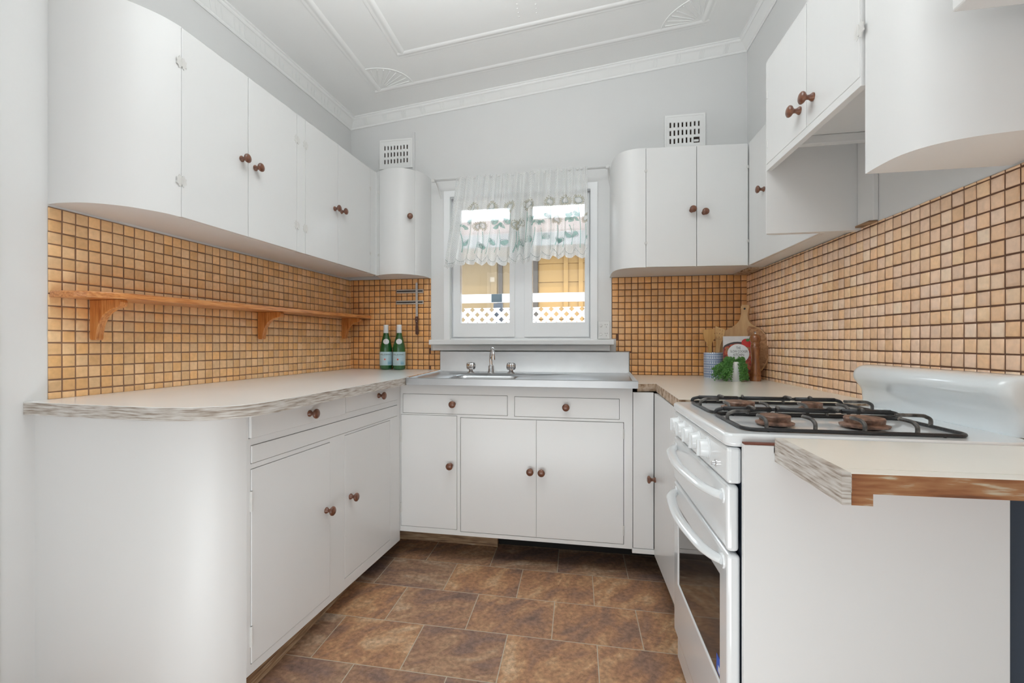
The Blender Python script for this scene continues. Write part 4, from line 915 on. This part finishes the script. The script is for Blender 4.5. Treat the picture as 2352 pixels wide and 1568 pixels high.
# ------------------------------------------------------------------ mineral water bottles
def bottle(loc, label, turn):
    t = thing('glass_bottle', label, 'bottle', loc, 'green mineral water bottles on the left worktop'); O = Vector(loc)
    prof = [(0, 0.004), (0.030, 0.0), (0.0375, 0.004), (0.0395, 0.012), (0.0395, 0.115), (0.0385, 0.135), (0.034, 0.16), (0.0265, 0.19), (0.0195, 0.215), (0.0155, 0.236), (0.0145, 0.262), (0.0145, 0.268), (0, 0.268)]
    bm = B(); lathe(bm, prof, O, seg=36); obj('bottle_body', bm, M['greenglass'], t, auto=60)
    bm = B(); lathe(bm, [(0.0398, 0.028), (0.0402, 0.030), (0.0402, 0.112), (0.0398, 0.113)], O, seg=36); lb = obj('paper_label', bm, M['label'], t, auto=60)
    bm = B(); lathe(bm, [(0.0165, 0.232), (0.0158, 0.262), (0.0158, 0.264)], O, seg=24); obj('neck_foil', bm, M['labelwhite'], t, auto=60)
    bm = B(); lathe(bm, [(0.0155, 0.264), (0.016, 0.266), (0.0158, 0.281), (0.0145, 0.284), (0, 0.284)], O, seg=28); obj('cap', bm, M['whiteplastic'], t, auto=50)
    def wrap(x, z, r): a = x / r - PI / 2 + turn; return O + Vector((r * math.cos(a), r * math.sin(a), z))
    for s, sz, zz, xo, m_ in (('S.PELLEGRINO', 0.0125, 0.096, -0.006, 'ink'), ('SANPELLEGRINO', 0.0045, 0.086, 0, 'labelblue')):
        bm = text_bm(s, sz)
        for v in bm.verts: v.co = wrap(v.co.x + xo, v.co.y + zz, 0.0406)
        obj('label_text', bm, M[m_], lb, recalc=False)
    bm = B()
    pts = [wrap((0.0085 if k % 2 == 0 else 0.0036) * math.cos(PI / 2 + k * PI / 5) - 0.008, 0.066 + (0.0085 if k % 2 == 0 else 0.0036) * math.sin(PI / 2 + k * PI / 5), 0.0407) for k in range(10)]
    c = bm.verts.new(wrap(-0.008, 0.066, 0.0407)); vs = [bm.verts.new(p) for p in pts]
    for k in range(10): bm.faces.new((c, vs[k], vs[(k + 1) % 10]))
    obj('red_star', bm, M['redstar'], lb, recalc=False)
    bm = B()
    for k in range(8):
        x0 = 0.006; x1 = 0.034; z0 = 0.034 + k * 0.003; w_ = 0.0016 if k < 5 else 0.0008
        g = [[bm.verts.new(wrap(x0 + (x1 - x0) * q / 8 + (0.012 - k * .0015 if q == 0 else 0), z0 + h, 0.0405)) for h in (0, w_)] for q in range(9)]
        for q in range(8): bm.faces.new((g[q][0], g[q + 1][0], g[q + 1][1], g[q][1]))
    obj('blue_print', bm, M['labelblue'], lb, recalc=False)
    bm = B()                                                      # oval shoulder label following the cone
    def shoulder(x, z): r = 0.034 + (0.0265 - 0.034) * (z - 0.16) / 0.03 + 0.0030; return wrap(x, z, r)
    c = bm.verts.new(shoulder(0, 0.178)); vs = [bm.verts.new(shoulder(0.0195 * math.cos(a), 0.178 + 0.017 * math.sin(a))) for a in [2 * PI * k / 28 for k in range(28)]]
    for k in range(28): bm.faces.new((c, vs[k], vs[(k + 1) % 28]))
    obj('shoulder_label', bm, M['labelwhite'], t, recalc=False)
bottle((-1.196, 2.742, 0.900), 'green mineral water bottle on the left, next to the tiled corner', 0.42)
bottle((-1.106, 2.738, 0.900), 'green mineral water bottle on the right, nearer the sink', 0.36)

# ------------------------------------------------------------------ corner group on the right worktop
ZW = 0.882
t = thing('utensil_crock', 'blue and white patterned ceramic crock holding wooden utensils', 'crock', (0.718, 2.62, ZW))
bm = B(); lathe(bm, [(0, 0), (0.046, 0), (0.048, 0.003), (0.048, 0.134), (0.0465, 0.136), (0.0445, 0.134), (0.0445, 0.006), (0, 0.006)], (0.718, 2.62, ZW), seg=40); obj('crock_body', bm, M['crock'], t, auto=40)
def utensil(name, label, base, top, face, slots, wid):
    """flat wooden turner: handle from base to neck, blade to top"""
    base = Vector(base); top = Vector(top); d = (top - base); Ln = d.length; d.normalize(); s = Vector(face).cross(d).normalized(); nrm = s.cross(d).normalized()
    prof = [(0.0, 0.0085), (0.60 * Ln, 0.0088), (0.69 * Ln, 0.0115), (0.78 * Ln, wid * 0.86), (0.85 * Ln, wid), (0.97 * Ln, wid), (Ln, wid * 0.96)]
    if not slots:
        bm = B(); L_, R_ = [], []
        pts = [(-w_, h) for h, w_ in prof] + [(w_, h) for h, w_ in reversed(prof)]
        prism(bm, lambda a, b, z: base + s * a + d * b + nrm * z, pts, -0.0025, 0.0025)
        return tag(obj(name, bm, M['bamboo'], bevel=0.001), label, 'utensil')
    bm = B(); pts = [(-w_, h) for h, w_ in prof[:4]] + [(w_, h) for h, w_ in reversed(prof[:4])]
    FU = lambda a, b, z: base + s * a + d * b + nrm * z
    prism(bm, FU, pts, -0.0025, 0.0025)
    h0 = 0.76 * Ln; hl = []
    for i in range(3):
        for j in range(3):
            ca = (i - 1) * wid * 0.55; ch = h0 + (Ln - h0) * (0.2 + 0.3 * j); hl.append((ca - 0.0016, ca + 0.0016, ch - 0.0022, ch + 0.0022))
    plate_holes(bm, lambda a, b, z: base + s * (a * (0.9 + 0.2 * (z - h0) / (Ln - h0))) + d * (z + a * 0.35 * (z - h0) / (Ln - h0)) + nrm * b, -wid, wid, h0, Ln, hl, -0.0025, 0.0025)
    return tag(obj(name, bm, M['bamboo']), label, 'utensil')
utensil('wooden_spatula', 'plain wooden spatula standing in the patterned crock', (0.706, 2.612, ZW + 0.008), (0.687, 2.595, 1.142), (0.15, -1, 0), False, 0.029)
utensil('slotted_turner', 'wooden turner with nine holes leaning right in the crock', (0.727, 2.632, ZW + 0.008), (0.756, 2.632, 1.150), (-0.35, -1, 0), True, 0.0225)
# round paddle board leaning in the corner
bc = Vector((0.836, 2.592, ZW)); ang = math.radians(-48); bu = Vector((math.cos(ang), math.sin(ang), 0)); back = Vector((-bu.y, bu.x, 0)); tilt = math.radians(9)
bv = (Vector((0, 0, 1)) * math.cos(tilt) + back * math.sin(tilt)).normalized(); bn = bu.cross(bv).normalized()
R_ = 0.146
circ = []
for k in range(-62, 243, 6):
    a = math.radians(k); circ.append((R_ * math.cos(a), R_ + R_ * math.sin(a)))
a_n = [p for p in circ if not (p[1] > R_ and abs(p[0]) < 0.060)]
right_side = smooth_path([(0.066, R_ + 0.1255, 0), (0.040, R_ + 0.145, 0), (0.024, R_ + 0.166, 0), (0.0185, R_ + 0.195, 0), (0.0205, R_ + 0.222, 0), (0.0225, R_ + 0.236, 0), (0.018, R_ + 0.246, 0), (0.0, R_ + 0.248, 0)], 4)
outline = []
for k in range(-90, 62, 6): a = math.radians(k); outline.append((R_ * math.cos(a), R_ + R_ * math.sin(a)))
outline += [(p.x, p.y) for p in right_side]
full = outline + [(-x, y) for x, y in reversed(outline[1:-1])]
FBd = lambda a, b, z: bc + bu * a + bv * b - bn * z
t = thing('paddle_board', 'round two-tone wooden paddle board leaning in the tiled corner', 'chopping board', bc)
bm = B(); prism(bm, FBd, full, -0.007, 0.007); o_ = obj('board', bm, [M['acacialight'], M['acacia']], t, bevel=0.002)
bm = B(); pts = [(R_ * math.cos(math.radians(k)), R_ + R_ * math.sin(math.radians(k))) for k in range(-82, 58, 5)] + [(0.060, R_ + 0.128), (0.030, R_ + 0.135)] + [(0.022 + 0.010 * math.sin(k * 0.9), R_ + 0.115 - k * 0.029) for k in range(9)]
prism(bm, FBd, [(x * 0.985, R_ + (y - R_) * 0.985) for x, y in pts], 0.0068, 0.0074) if True else None
prism(bm, FBd, [(x * 0.985, R_ + (y - R_) * 0.985) for x, y in pts], -0.0074, -0.0068)
obj('dark_heartwood', bm, M['acacia'], t)
bm = B(); lathe(bm, [(0.0055, 0), (0.0055, 0.0006), (0.003, 0.0008), (0.003, 0.0003), (0, 0.0003)], FBd(0, R_ + 0.226, -0.0072), FBd(0, 0, -1) - FBd(0, 0, 0), 16); obj('hang_hole', bm, M['black'], t)
bm = B(); lathe(bm, [(0.0055, 0), (0.0055, 0.0006), (0.003, 0.0008), (0.003, 0.0003), (0, 0.0003)], FBd(0, R_ + 0.226, 0.0072), FBd(0, 0, 1) - FBd(0, 0, 0), 16); obj('hang_hole', bm, M['black'], t)
# cookbook
k0 = Vector((0.800, 2.497, ZW)); ang = math.radians(-14); ku = Vector((math.cos(ang), math.sin(ang), 0)); kb = Vector((-ku.y, ku.x, 0)); tl = math.radians(11)
kv = (Vector((0, 0, 1)) * math.cos(tl) + kb * math.sin(tl)).normalized(); kn_ = -(ku.cross(kv)).normalized()   # kn_ points away from viewer?
if kn_.y < 0: kn_ = -kn_
FK = lambda a, b, z: k0 + ku * a + kv * b + kn_ * z      # z = depth away from the viewer
t = thing('cookbook', 'slow cooker cookbook with red pepper cover leaning behind the potted plant', 'book', k0)
HW, HH = 0.066, 0.226
bm = B(); prism(bm, FK, [(-HW, 0), (HW, 0), (HW, HH), (-HW, HH)], 0.0, 0.0015); cov = obj('front_cover', bm, M['booklight'], t)
bm = B(); prism(bm, FK, [(-HW + .002, 0.002), (HW - .002, 0.002), (HW - .002, HH - .002), (-HW + .002, HH - .002)], 0.0015, 0.016); obj('pages', bm, M['cream'], t)
bm = B(); prism(bm, FK, [(-HW, 0), (HW, 0), (HW, HH), (-HW, HH)], 0.016, 0.0175); obj('back_cover', bm, M['bookblack'], t)
def clipd(cx, cy, r, n=40, lo=0.001):
    return [(min(max(cx + r * math.cos(2 * PI * k / n), -HW + .0005), HW - .0005), min(max(cy + r * math.sin(2 * PI * k / n), lo), HH - .0005)) for k in range(n)]
def dedupe(p):
    o = []
    for q in p:
        if not o or math.hypot(q[0] - o[-1][0], q[1] - o[-1][1]) > 1e-5: o.append(q)
    return o
bm = B(); prism(bm, FK, dedupe(clipd(0.0, 0.095, 0.102)), -0.0003, 0.0); obj('pot_rim_print', bm, M['bookblack'], cov)
bm = B(); prism(bm, FK, dedupe(clipd(0.0, 0.093, 0.094)), -0.0005, -0.0003); obj('stew_print', bm, M['bookdark'], cov)
bm = B(); prism(bm, FK, dedupe(clipd(0.038, 0.192, 0.020)), -0.0007, -0.0005); prism(bm, FK, dedupe(clipd(0.054, 0.183, 0.015)), -0.00075, -0.0005); obj('pepper_print', bm, M['red'], cov)
bm = B(); prism(bm, FK, dedupe(clipd(0.046, 0.205, 0.008, 12)), -0.0010, -0.0007); prism(bm, FK, [(0.050, 0.208), (0.056, 0.224), (0.059, 0.222), (0.055, 0.205)], -0.001, -0.0007); obj('pepper_stalk_print', bm, M['green'], cov)
bm = B(); prism(bm, FK, dedupe(clipd(0.003, 0.136, 0.049)), -0.0012, -0.0007); obj('title_disc', bm, M['labelwhite'], cov)
for s, sz, yy, xo in (('THE', 0.0175, 0.157, 0.004), ('SLOW COOKER', 0.0165, 0.139, 0.006), ('KITCHEN', 0.0175, 0.121, 0.005)):
    bm = text_bm(s, sz)
    for v in bm.verts: v.co = FK(v.co.x * 0.66 + xo, v.co.y * 1.05 + yy + 0.007, -0.0014)
    obj('title_text', bm, M['ink'], cov, recalc=False)
# pepper mill
bm = B(); c_ = Vector((0.864, 2.450, ZW))
lathe(bm, [(0, 0), (0.027, 0), (0.028, 0.004), (0.028, 0.022), (0.0255, 0.026), (0.026, 0.030), (0.028, 0.034), (0.0275, 0.044), (0.025, 0.052), (0.0225, 0.072), (0.020, 0.10), (0.020, 0.125), (0.0225, 0.155), (0.0245, 0.178), (0.0245, 0.184), (0.0215, 0.188), (0.0235, 0.192), (0.0215, 0.197), (0.0235, 0.201), (0.021, 0.206), (0.0255, 0.215), (0.0275, 0.226), (0.0255, 0.239), (0.018, 0.249), (0.006, 0.253), (0, 0.253)], c_, seg=36)
for v in bm.verts: v.co = Vector((c_.x + (v.co.x - c_.x) * 0.9, c_.y + (v.co.y - c_.y) * 0.9, c_.z + (v.co.z - c_.z) * 0.915))
t = thing('pepper_mill', 'tall turned wooden pepper mill beside the cookbook', 'pepper mill', c_); obj('mill_body', bm, M['millwood'], t, auto=40)
bm = B(); lathe(bm, [(0.006, 0), (0.004, 0.004), (0.0065, 0.008), (0.004, 0.012), (0, 0.013)], c_ + Vector((0, 0, 0.231)), seg=16); obj('cap_nut', bm, M['chrome'], t, auto=50)
# potted trailing plant
pc = Vector((0.762, 2.425, ZW)); t = thing('potted_plant', 'trailing green succulent in a white ceramic pot in front of the cookbook', 'plant', pc)
bm = B(); lathe(bm, [(0, 0), (0.032, 0), (0.034, 0.003), (0.036, 0.094), (0.035, 0.096), (0.033, 0.094), (0.032, 0.082), (0, 0.082)], pc, seg=32); obj('pot', bm, M['potwhite'], t, auto=40)
rnd = random.Random(5); bm = B(); bs = B()
def leaf(p, r):
    q = Matrix.Rotation(rnd.uniform(0, 6.28), 3, 'Z') @ Matrix.Rotation(rnd.uniform(-1.1, 1.1), 3, 'X')
    vs = [bm.verts.new(p + q @ Vector(c) * r) for c in ((1, 0, 0), (0, .8, .25), (-1, 0, 0), (0, -.8, .25), (0, 0, .8), (0, 0, -.4))]
    for f in ((0, 1, 4), (1, 2, 4), (2, 3, 4), (3, 0, 4), (1, 0, 5), (2, 1, 5), (3, 2, 5), (0, 3, 5)): bm.faces.new([vs[i] for i in f])
for k in range(80):
    a = rnd.uniform(0, 2 * PI)
    # most strands hang to the left, some to the right, few in front so the pot shows
    if k < 44: a = rnd.uniform(PI * 0.72, PI * 1.33)
    elif k < 66: a = rnd.uniform(-PI * 0.42, PI * 0.22)
    r0 = 0.036; ln = rnd.uniform(0.04, 0.098); sp = rnd.uniform(0.004, 0.018) + (0.058 * rnd.random() if k < 40 else 0)
    path = [pc + Vector((0.018 * math.cos(a), 0.018 * math.sin(a), 0.088)), pc + Vector((r0 * math.cos(a), r0 * math.sin(a), 0.102 + rnd.uniform(0, .012)))]
    for j in range(1, 5):
        q = j / 4; p = pc + Vector(((r0 + 0.006 + sp * q) * math.cos(a), (r0 + 0.006 + sp * q) * math.sin(a), 0.096 - ln * q)); p.z = max(p.z, ZW + 0.005)
        path.append(p)
    pp = smooth_path(path, 5); tube(bs, pp, 0.0008, 4)
    for p in pp[2:]:
        for _ in range(2): leaf(p + Vector([rnd.uniform(-.005, .005) for _ in range(3)]) * 1.0 + Vector((0, 0, 0.001)), rnd.uniform(0.0034, 0.0052))
for k in range(150):
    a = rnd.uniform(0, 6.28); r = 0.036 * math.sqrt(rnd.random()); leaf(pc + Vector((r * math.cos(a), r * math.sin(a), 0.088 + rnd.uniform(0, 0.018))), rnd.uniform(0.003, 0.0046))
obj('foliage', bm, M['leaf'], t); obj('stems', bs, M['leaf'], t)

# ------------------------------------------------------------------ stove
t = thing('gas_stove', 'white upright gas stove with four burners against the right wall', 'stove', (0.62, 1.32, 0))
SY0, SY1, SX = 1.050, 1.600, 0.312
bxo('body', FW, SX + 0.034, 0.895, SY0 + 0.002, SY1 - 0.002, 0.035, 0.846, M['navy'], t)
hb = B(); hp = rrect(SX, 0.895, SY0, SY1, 0.022); hp = hp[:-7] + [(0.895 - 0.07 + 0.07 * math.sin(math.radians(a)), SY0 + 0.07 - 0.07 * math.cos(math.radians(a))) for a in range(0, 91, 10)]; prism(hb, FW, hp, 0.8475, 0.876); hob = obj('hob', hb, M['enamel'], t, bevel=0.009, seg=4, auto=40)
bxo('control_panel', FW, SX + 0.004, SX + 0.034, SY0 + 0.002, SY1 - 0.002, 0.768, 0.846, M['enamel'], t, bevel=0.008, seg=3)
gd = bxo('grill_door', FW, SX + 0.004, SX + 0.029, SY0 + 0.004, SY1 - 0.004, 0.622, 0.765, M['enamel'], t, bevel=0.009, seg=4)
bm = B(); FO = lambda a, b, z: Vector((SX + 0.004 + 0.027 - b, a, z)); plate_holes(bm, FO, SY0 + 0.002, SY1 - 0.002, 0.125, 0.617, [(SY0 + 0.062, SY1 - 0.062, 0.305, 0.545)], 0.0, 0.027)
od = obj('oven_door', bm, M['enamel'], t, bevel=0.008, seg=4)
gl = bxo('oven_window', FO, SY0 + 0.060, SY1 - 0.060, 0.004, 0.0235, 0.303, 0.547, M['ovenglass'], od)
bxo('sticker', FO, SY0 + 0.066, SY0 + 0.090, 0.0236, 0.0240, 0.312, 0.350, M['bluesticker'], od)
bxo('sticker_print', FO, SY0 + 0.066, SY0 + 0.078, 0.0240, 0.0242, 0.316, 0.330, M['labelwhite'], od)
bxo('bottom_panel', FW, SX + 0.014, SX + 0.034, SY0 + 0.006, SY1 - 0.006, 0.035, 0.120, M['enamel'], t, bevel=0.005)
for (par, z0) in ((gd, 0.733), (od, 0.590)):
    bm = B(); ys = [SY0 + 0.035, SY0 + 0.06, SY0 + 0.12, (SY0 + SY1) / 2, SY1 - 0.12, SY1 - 0.06, SY1 - 0.035]; xs = [SX + 0.006, SX - 0.010, SX - 0.026, SX - 0.038, SX - 0.026, SX - 0.010, SX + 0.006]
    P = smooth_path([(x, y, z0) for x, y in zip(xs, ys)], 5)
    tube(bm, P, 0.0145, 14, flat=0.6); obj('handle', bm, M['enamel'], par, auto=60)
    for y_ in (ys[0], ys[-1]):
        bm = B(); lathe(bm, [(0.017, 0), (0.016, 0.003), (0, 0.003)], (SX + 0.004, y_, z0), (-1, 0, 0), 20); obj('handle_mount', bm, M['enamel'], par, auto=50)
for k in range(5):
    y_ = SY1 - 0.07 - k * 0.082
    bm = B(); lathe(bm, [(0.027, 0), (0.027, 0.002), (0.0225, 0.003), (0.021, 0.018), (0.0195, 0.021), (0, 0.021)], (SX + 0.0045, y_, 0.812), (-1, 0, 0), 28)
    box(bm, lambda a, b, z: Vector((SX + 0.0045 - a, y_ + b, 0.812 + z)), 0.020, 0.026, -0.0040, 0.0040, -0.020, 0.020); obj('control_knob', bm, M['enamel'], t, auto=40, bevel=0.001)
bm = B(); lathe(bm, [(0.0085, 0), (0.0085, 0.002), (0.0055, 0.003), (0.0055, 0.010), (0, 0.011)], (SX + 0.0045, SY0 + 0.085, 0.792), (-1, 0, 0), 18); obj('ignition_button', bm, M['chrome'], t, auto=40)
bxo('rusty_seam', FW, 0.343, 0.408, SY0 - 0.0195, SY0 - 0.004, 0.8585, 0.8615, M['chipbrown'], t)
# splash panel
pr = smooth_path([(0.892, 0.874, 0), (0.889, 0.90, 0), (0.886, 0.925, 0), (0.872, 0.945, 0), (0.862, 0.962, 0), (0.864, 0.982, 0), (0.880, 0.997, 0), (0.905, 1.002, 0), (0.934, 1.002, 0)], 4)
rings = []
bm = B()
def spr(y, sc, dx=0): return [bm.verts.new((0.936 - (0.936 - p.x) * sc + dx, y, 0.874 + (p.y - 0.874) * (0.9 + 0.1 * sc))) for p in pr] + [bm.verts.new((0.936, y, 0.874 + 0.128 * (0.9 + 0.1 * sc))), bm.verts.new((0.936, y, 0.874))]
ysc = [(1.118, 0.55), (1.121, 0.75), (1.127, 0.90), (1.138, 0.975), (1.155, 1.0), (1.62, 1.0), (1.637, 0.975), (1.648, 0.90), (1.654, 0.75), (1.657, 0.55)]
rings = [spr(y, s) for y, s in ysc]; m_ = len(rings[0])
for a, b in zip(rings, rings[1:]):
    for k in range(m_): bm.faces.new((a[k], a[(k + 1) % m_], b[(k + 1) % m_], b[k]))
bm.faces.new(rings[0][::-1]); bm.faces.new(rings[-1]); obj('splash_panel', bm, M['enamelblue'], t, auto=50)
# burners
for (x_, y_, r_) in ((0.455, 1.172, 0.034), (0.640, 1.172, 0.040), (0.462, 1.430, 0.041), (0.655, 1.440, 0.027)):
    bm = B(); lathe(bm, [(r_ * 0.75, 0), (r_ * 0.75, 0.006), (r_ * 0.9, 0.0065)], (x_, y_, 0.875), seg=32); br_ = obj('burner', bm, M['black'], t, auto=40)
    bm = B(); lathe(bm, [(0, 0.006), (r_ * 1.15, 0.006), (r_ * 1.18, 0.010), (r_ * 1.0, 0.012), (r_ * 0.93, 0.014), (r_ * 0.95, 0.022), (r_ * 0.97, 0.024), (r_ * 0.92, 0.0265), (r_ * 0.4, 0.027), (0, 0.027)], (x_, y_, 0.875), seg=60, wob=lambda a, h, r_=r_: (0.94 if (math.floor(a * 18 / PI) % 2 == 0 and 0.012 < h < 0.022) else 1.0)); obj('burner_cap', bm, M['rust'], br_, auto=40)
# pan supports: two wire frames with raised fingers
def finger(bm, x, y, dx, dy, h=0.020, l=0.05):
    P = Vector((x, y, 0.881)); d = Vector((dx, dy, 0)).normalized()
    tube(bm, smooth_path([P, P + Vector((0, 0, h * 0.7)), P + d * 0.008 + Vector((0, 0, h)), P + d * 0.02 + Vector((0, 0, h + 0.003)), P + d * l + Vector((0, 0, h + 0.003))], 4), 0.0042, 8)
for (y0, y1) in ((1.088, 1.318), (1.332, 1.572)):
    bm = B()
    for q in (0.41, 0.74):
        for yy in (y0, y1): tube(bm, [(q, yy, 0.881), (q, yy, 0.8755)], 0.003, 6)
    lp = [Vector((x, y, 0.8805)) for x, y in rrect(0.362, 0.812 if y0 > 1.2 else 0.790, y0, y1, 0.03, 5)]
    tube(bm, lp, 0.0042, 8, closed=True); g_ = obj('pan_support', bm, M['iron'], t, smooth=True)
    fs = []
    for bx in (0.455, 0.645):
        for dx in (-0.048, 0.048): fs.append((bx + dx, y0 + 0.003, -dx * 0.5, 1, 0.052))
        fs += [(bx - 0.012, y1 - 0.003, 0.0, -1, 0.05), (bx + 0.06, y1 - 0.003, -0.3, -1, 0.045)]
    fs += [(0.362, (y0 + y1) / 2, 1, 0, 0.05), (0.812 if y0 > 1.2 else 0.79, (y0 + y1) / 2, -1, 0, 0.07)]
    for (fx, fy, dx, dy, fl_) in fs:
        bm = B(); finger(bm, fx, fy, dx, dy, l=fl_); obj('support_finger', bm, M['ironworn'], g_, smooth=True)
    bm = B()
    zz = 0.895
    for (xa, xb) in ((0.385, 0.500), (0.512, 0.650), (0.665, 0.775)): tube(bm, [(xa, y1 - 0.006, zz), (xb, y1 - 0.006, zz)], 0.0062, 8)
    tube(bm, smooth_path([(0.365, y1 - 0.006, 0.881), (0.368, y1 - 0.006, 0.890), (0.385, y1 - 0.006, zz)], 4), 0.005, 8)
    tube(bm, smooth_path([(0.775, y1 - 0.006, zz), (0.79, y1 - 0.006, 0.890), (0.795, y1 - 0.006, 0.881)], 4), 0.005, 8)
    tube(bm, [(0.50, y1 - 0.006, zz), (0.512, y1 - 0.006, zz)], 0.0045, 8); tube(bm, [(0.65, y1 - 0.006, zz), (0.665, y1 - 0.006, zz)], 0.0045, 8)
    obj('support_bar', bm, M['iron'], g_, smooth=True)

# ------------------------------------------------------------------ outside
bm = B(); box(bm, FW, -8, 8, 3.05, 14, -0.5, -0.3); struct(obj('ground', bm, M['ground']), 'concrete side path outside the window')
bm = B(); box(bm, FW, -3, 3, 2.97, 3.62, 2.20, 2.23); struct(obj('eave_soffit', bm, M['fence']), 'white eave soffit outside above the window')
FY = 4.2
t = thing('lattice_fence', 'white lattice panel fence outside the window', 'fence', (-0.4, FY, -0.3))
bxo('top_rail', FW, -2.6, 1.8, FY - 0.03, FY + 0.03, 1.445, 1.522, M['fence'], t)
bxo('rail_joint', FW, -0.780, -0.680, FY - 0.034, FY + 0.034, 1.446, 1.521, M['tealpost'], t)
bxo('post', FW, -0.770, -0.690, FY + 0.022, FY + 0.09, -0.3, 1.44, M['greyblue'], t)
bxo('post', FW, 1.2, 1.28, FY + 0.022, FY + 0.09, -0.3, 1.44, M['greyblue'], t)
bm = B(); pit = 0.092; wd = 0.030
def clip_strip(x0, dirn, yoff):
    # diagonal slat clipped to z range
    z0, z1 = 0.55, 1.395
    xa = x0; xb = x0 + dirn * (z1 - z0)
    pts = [(xa - wd * 0.7, z0), (xa + wd * 0.7, z0), (xb + wd * 0.7, z1), (xb - wd * 0.7, z1)]
    prism(bm, lambda a, b, z: Vector((a, FY + z, b)), pts, yoff, yoff + 0.006)
k = -44
while k < 36:
    clip_strip(k * pit, 1, -0.008); clip_strip(k * pit, -1, 0.0); k += 1
obj('lattice', bm, M['fence'], t)
bxo('bottom_rail', FW, -2.6, 1.8, FY - 0.012, FY + 0.012, 0.50, 0.56, M['fence'], t)
t = thing('neighbouring_house', 'yellow weatherboard house wall with tiled roof beyond the fence', 'house', (0, 6.2, -0.3))
HY = 6.0
bxo('wall', FW, -5, 5, HY, HY + 0.15, -0.3, 2.34, M['yellow'], t)
bm = B(); z_ = -0.3
while z_ < 2.3:
    prism(bm, lambda a, b, z: Vector((z, a, b)), [(HY, z_), (HY - 0.016, z_), (HY - 0.004, z_ + 0.235), (HY, z_ + 0.235)], -0.49, 5); z_ += 0.24
obj('weatherboards', bm, M['yellow'], t)
for x_ in (-0.14, 0.05, 0.6): bxo('batten', FW, x_ - 0.028, x_ + 0.028, HY - 0.035, HY, -0.3, 2.33, M['yellow'], t)
wd_ = bxo('window_blind', FW, -2.9, -0.58, HY - 0.03, HY, 0.9, 2.20, M['tan'], t)
bxo('window_mullion', FW, -1.02, -0.965, HY - 0.05, HY - 0.03, 0.9, 2.2, M['brownpost'], wd_)
bxo('window_mullion', FW, -1.12, -1.04, HY - 0.045, HY - 0.03, 0.9, 2.2, M['tan'], wd_)
bxo('window_jamb', FW, -0.60, -0.50, HY - 0.05, HY, 0.85, 2.25, M['brownpost'], t)
bxo('eave_fascia', FW, -5, 5, HY - 0.35, HY - 0.32, 2.27, 2.43, M['gutter'], t)
bm = B(); prism(bm, lambda a, b, z: Vector((z, a, b)), [(HY - 0.36, 2.43), (HY - 0.36, 2.46), (HY + 0.6, 2.86), (HY + 0.6, 2.80)], -5, 5); obj('tiled_roof', bm, M['roof'], t)
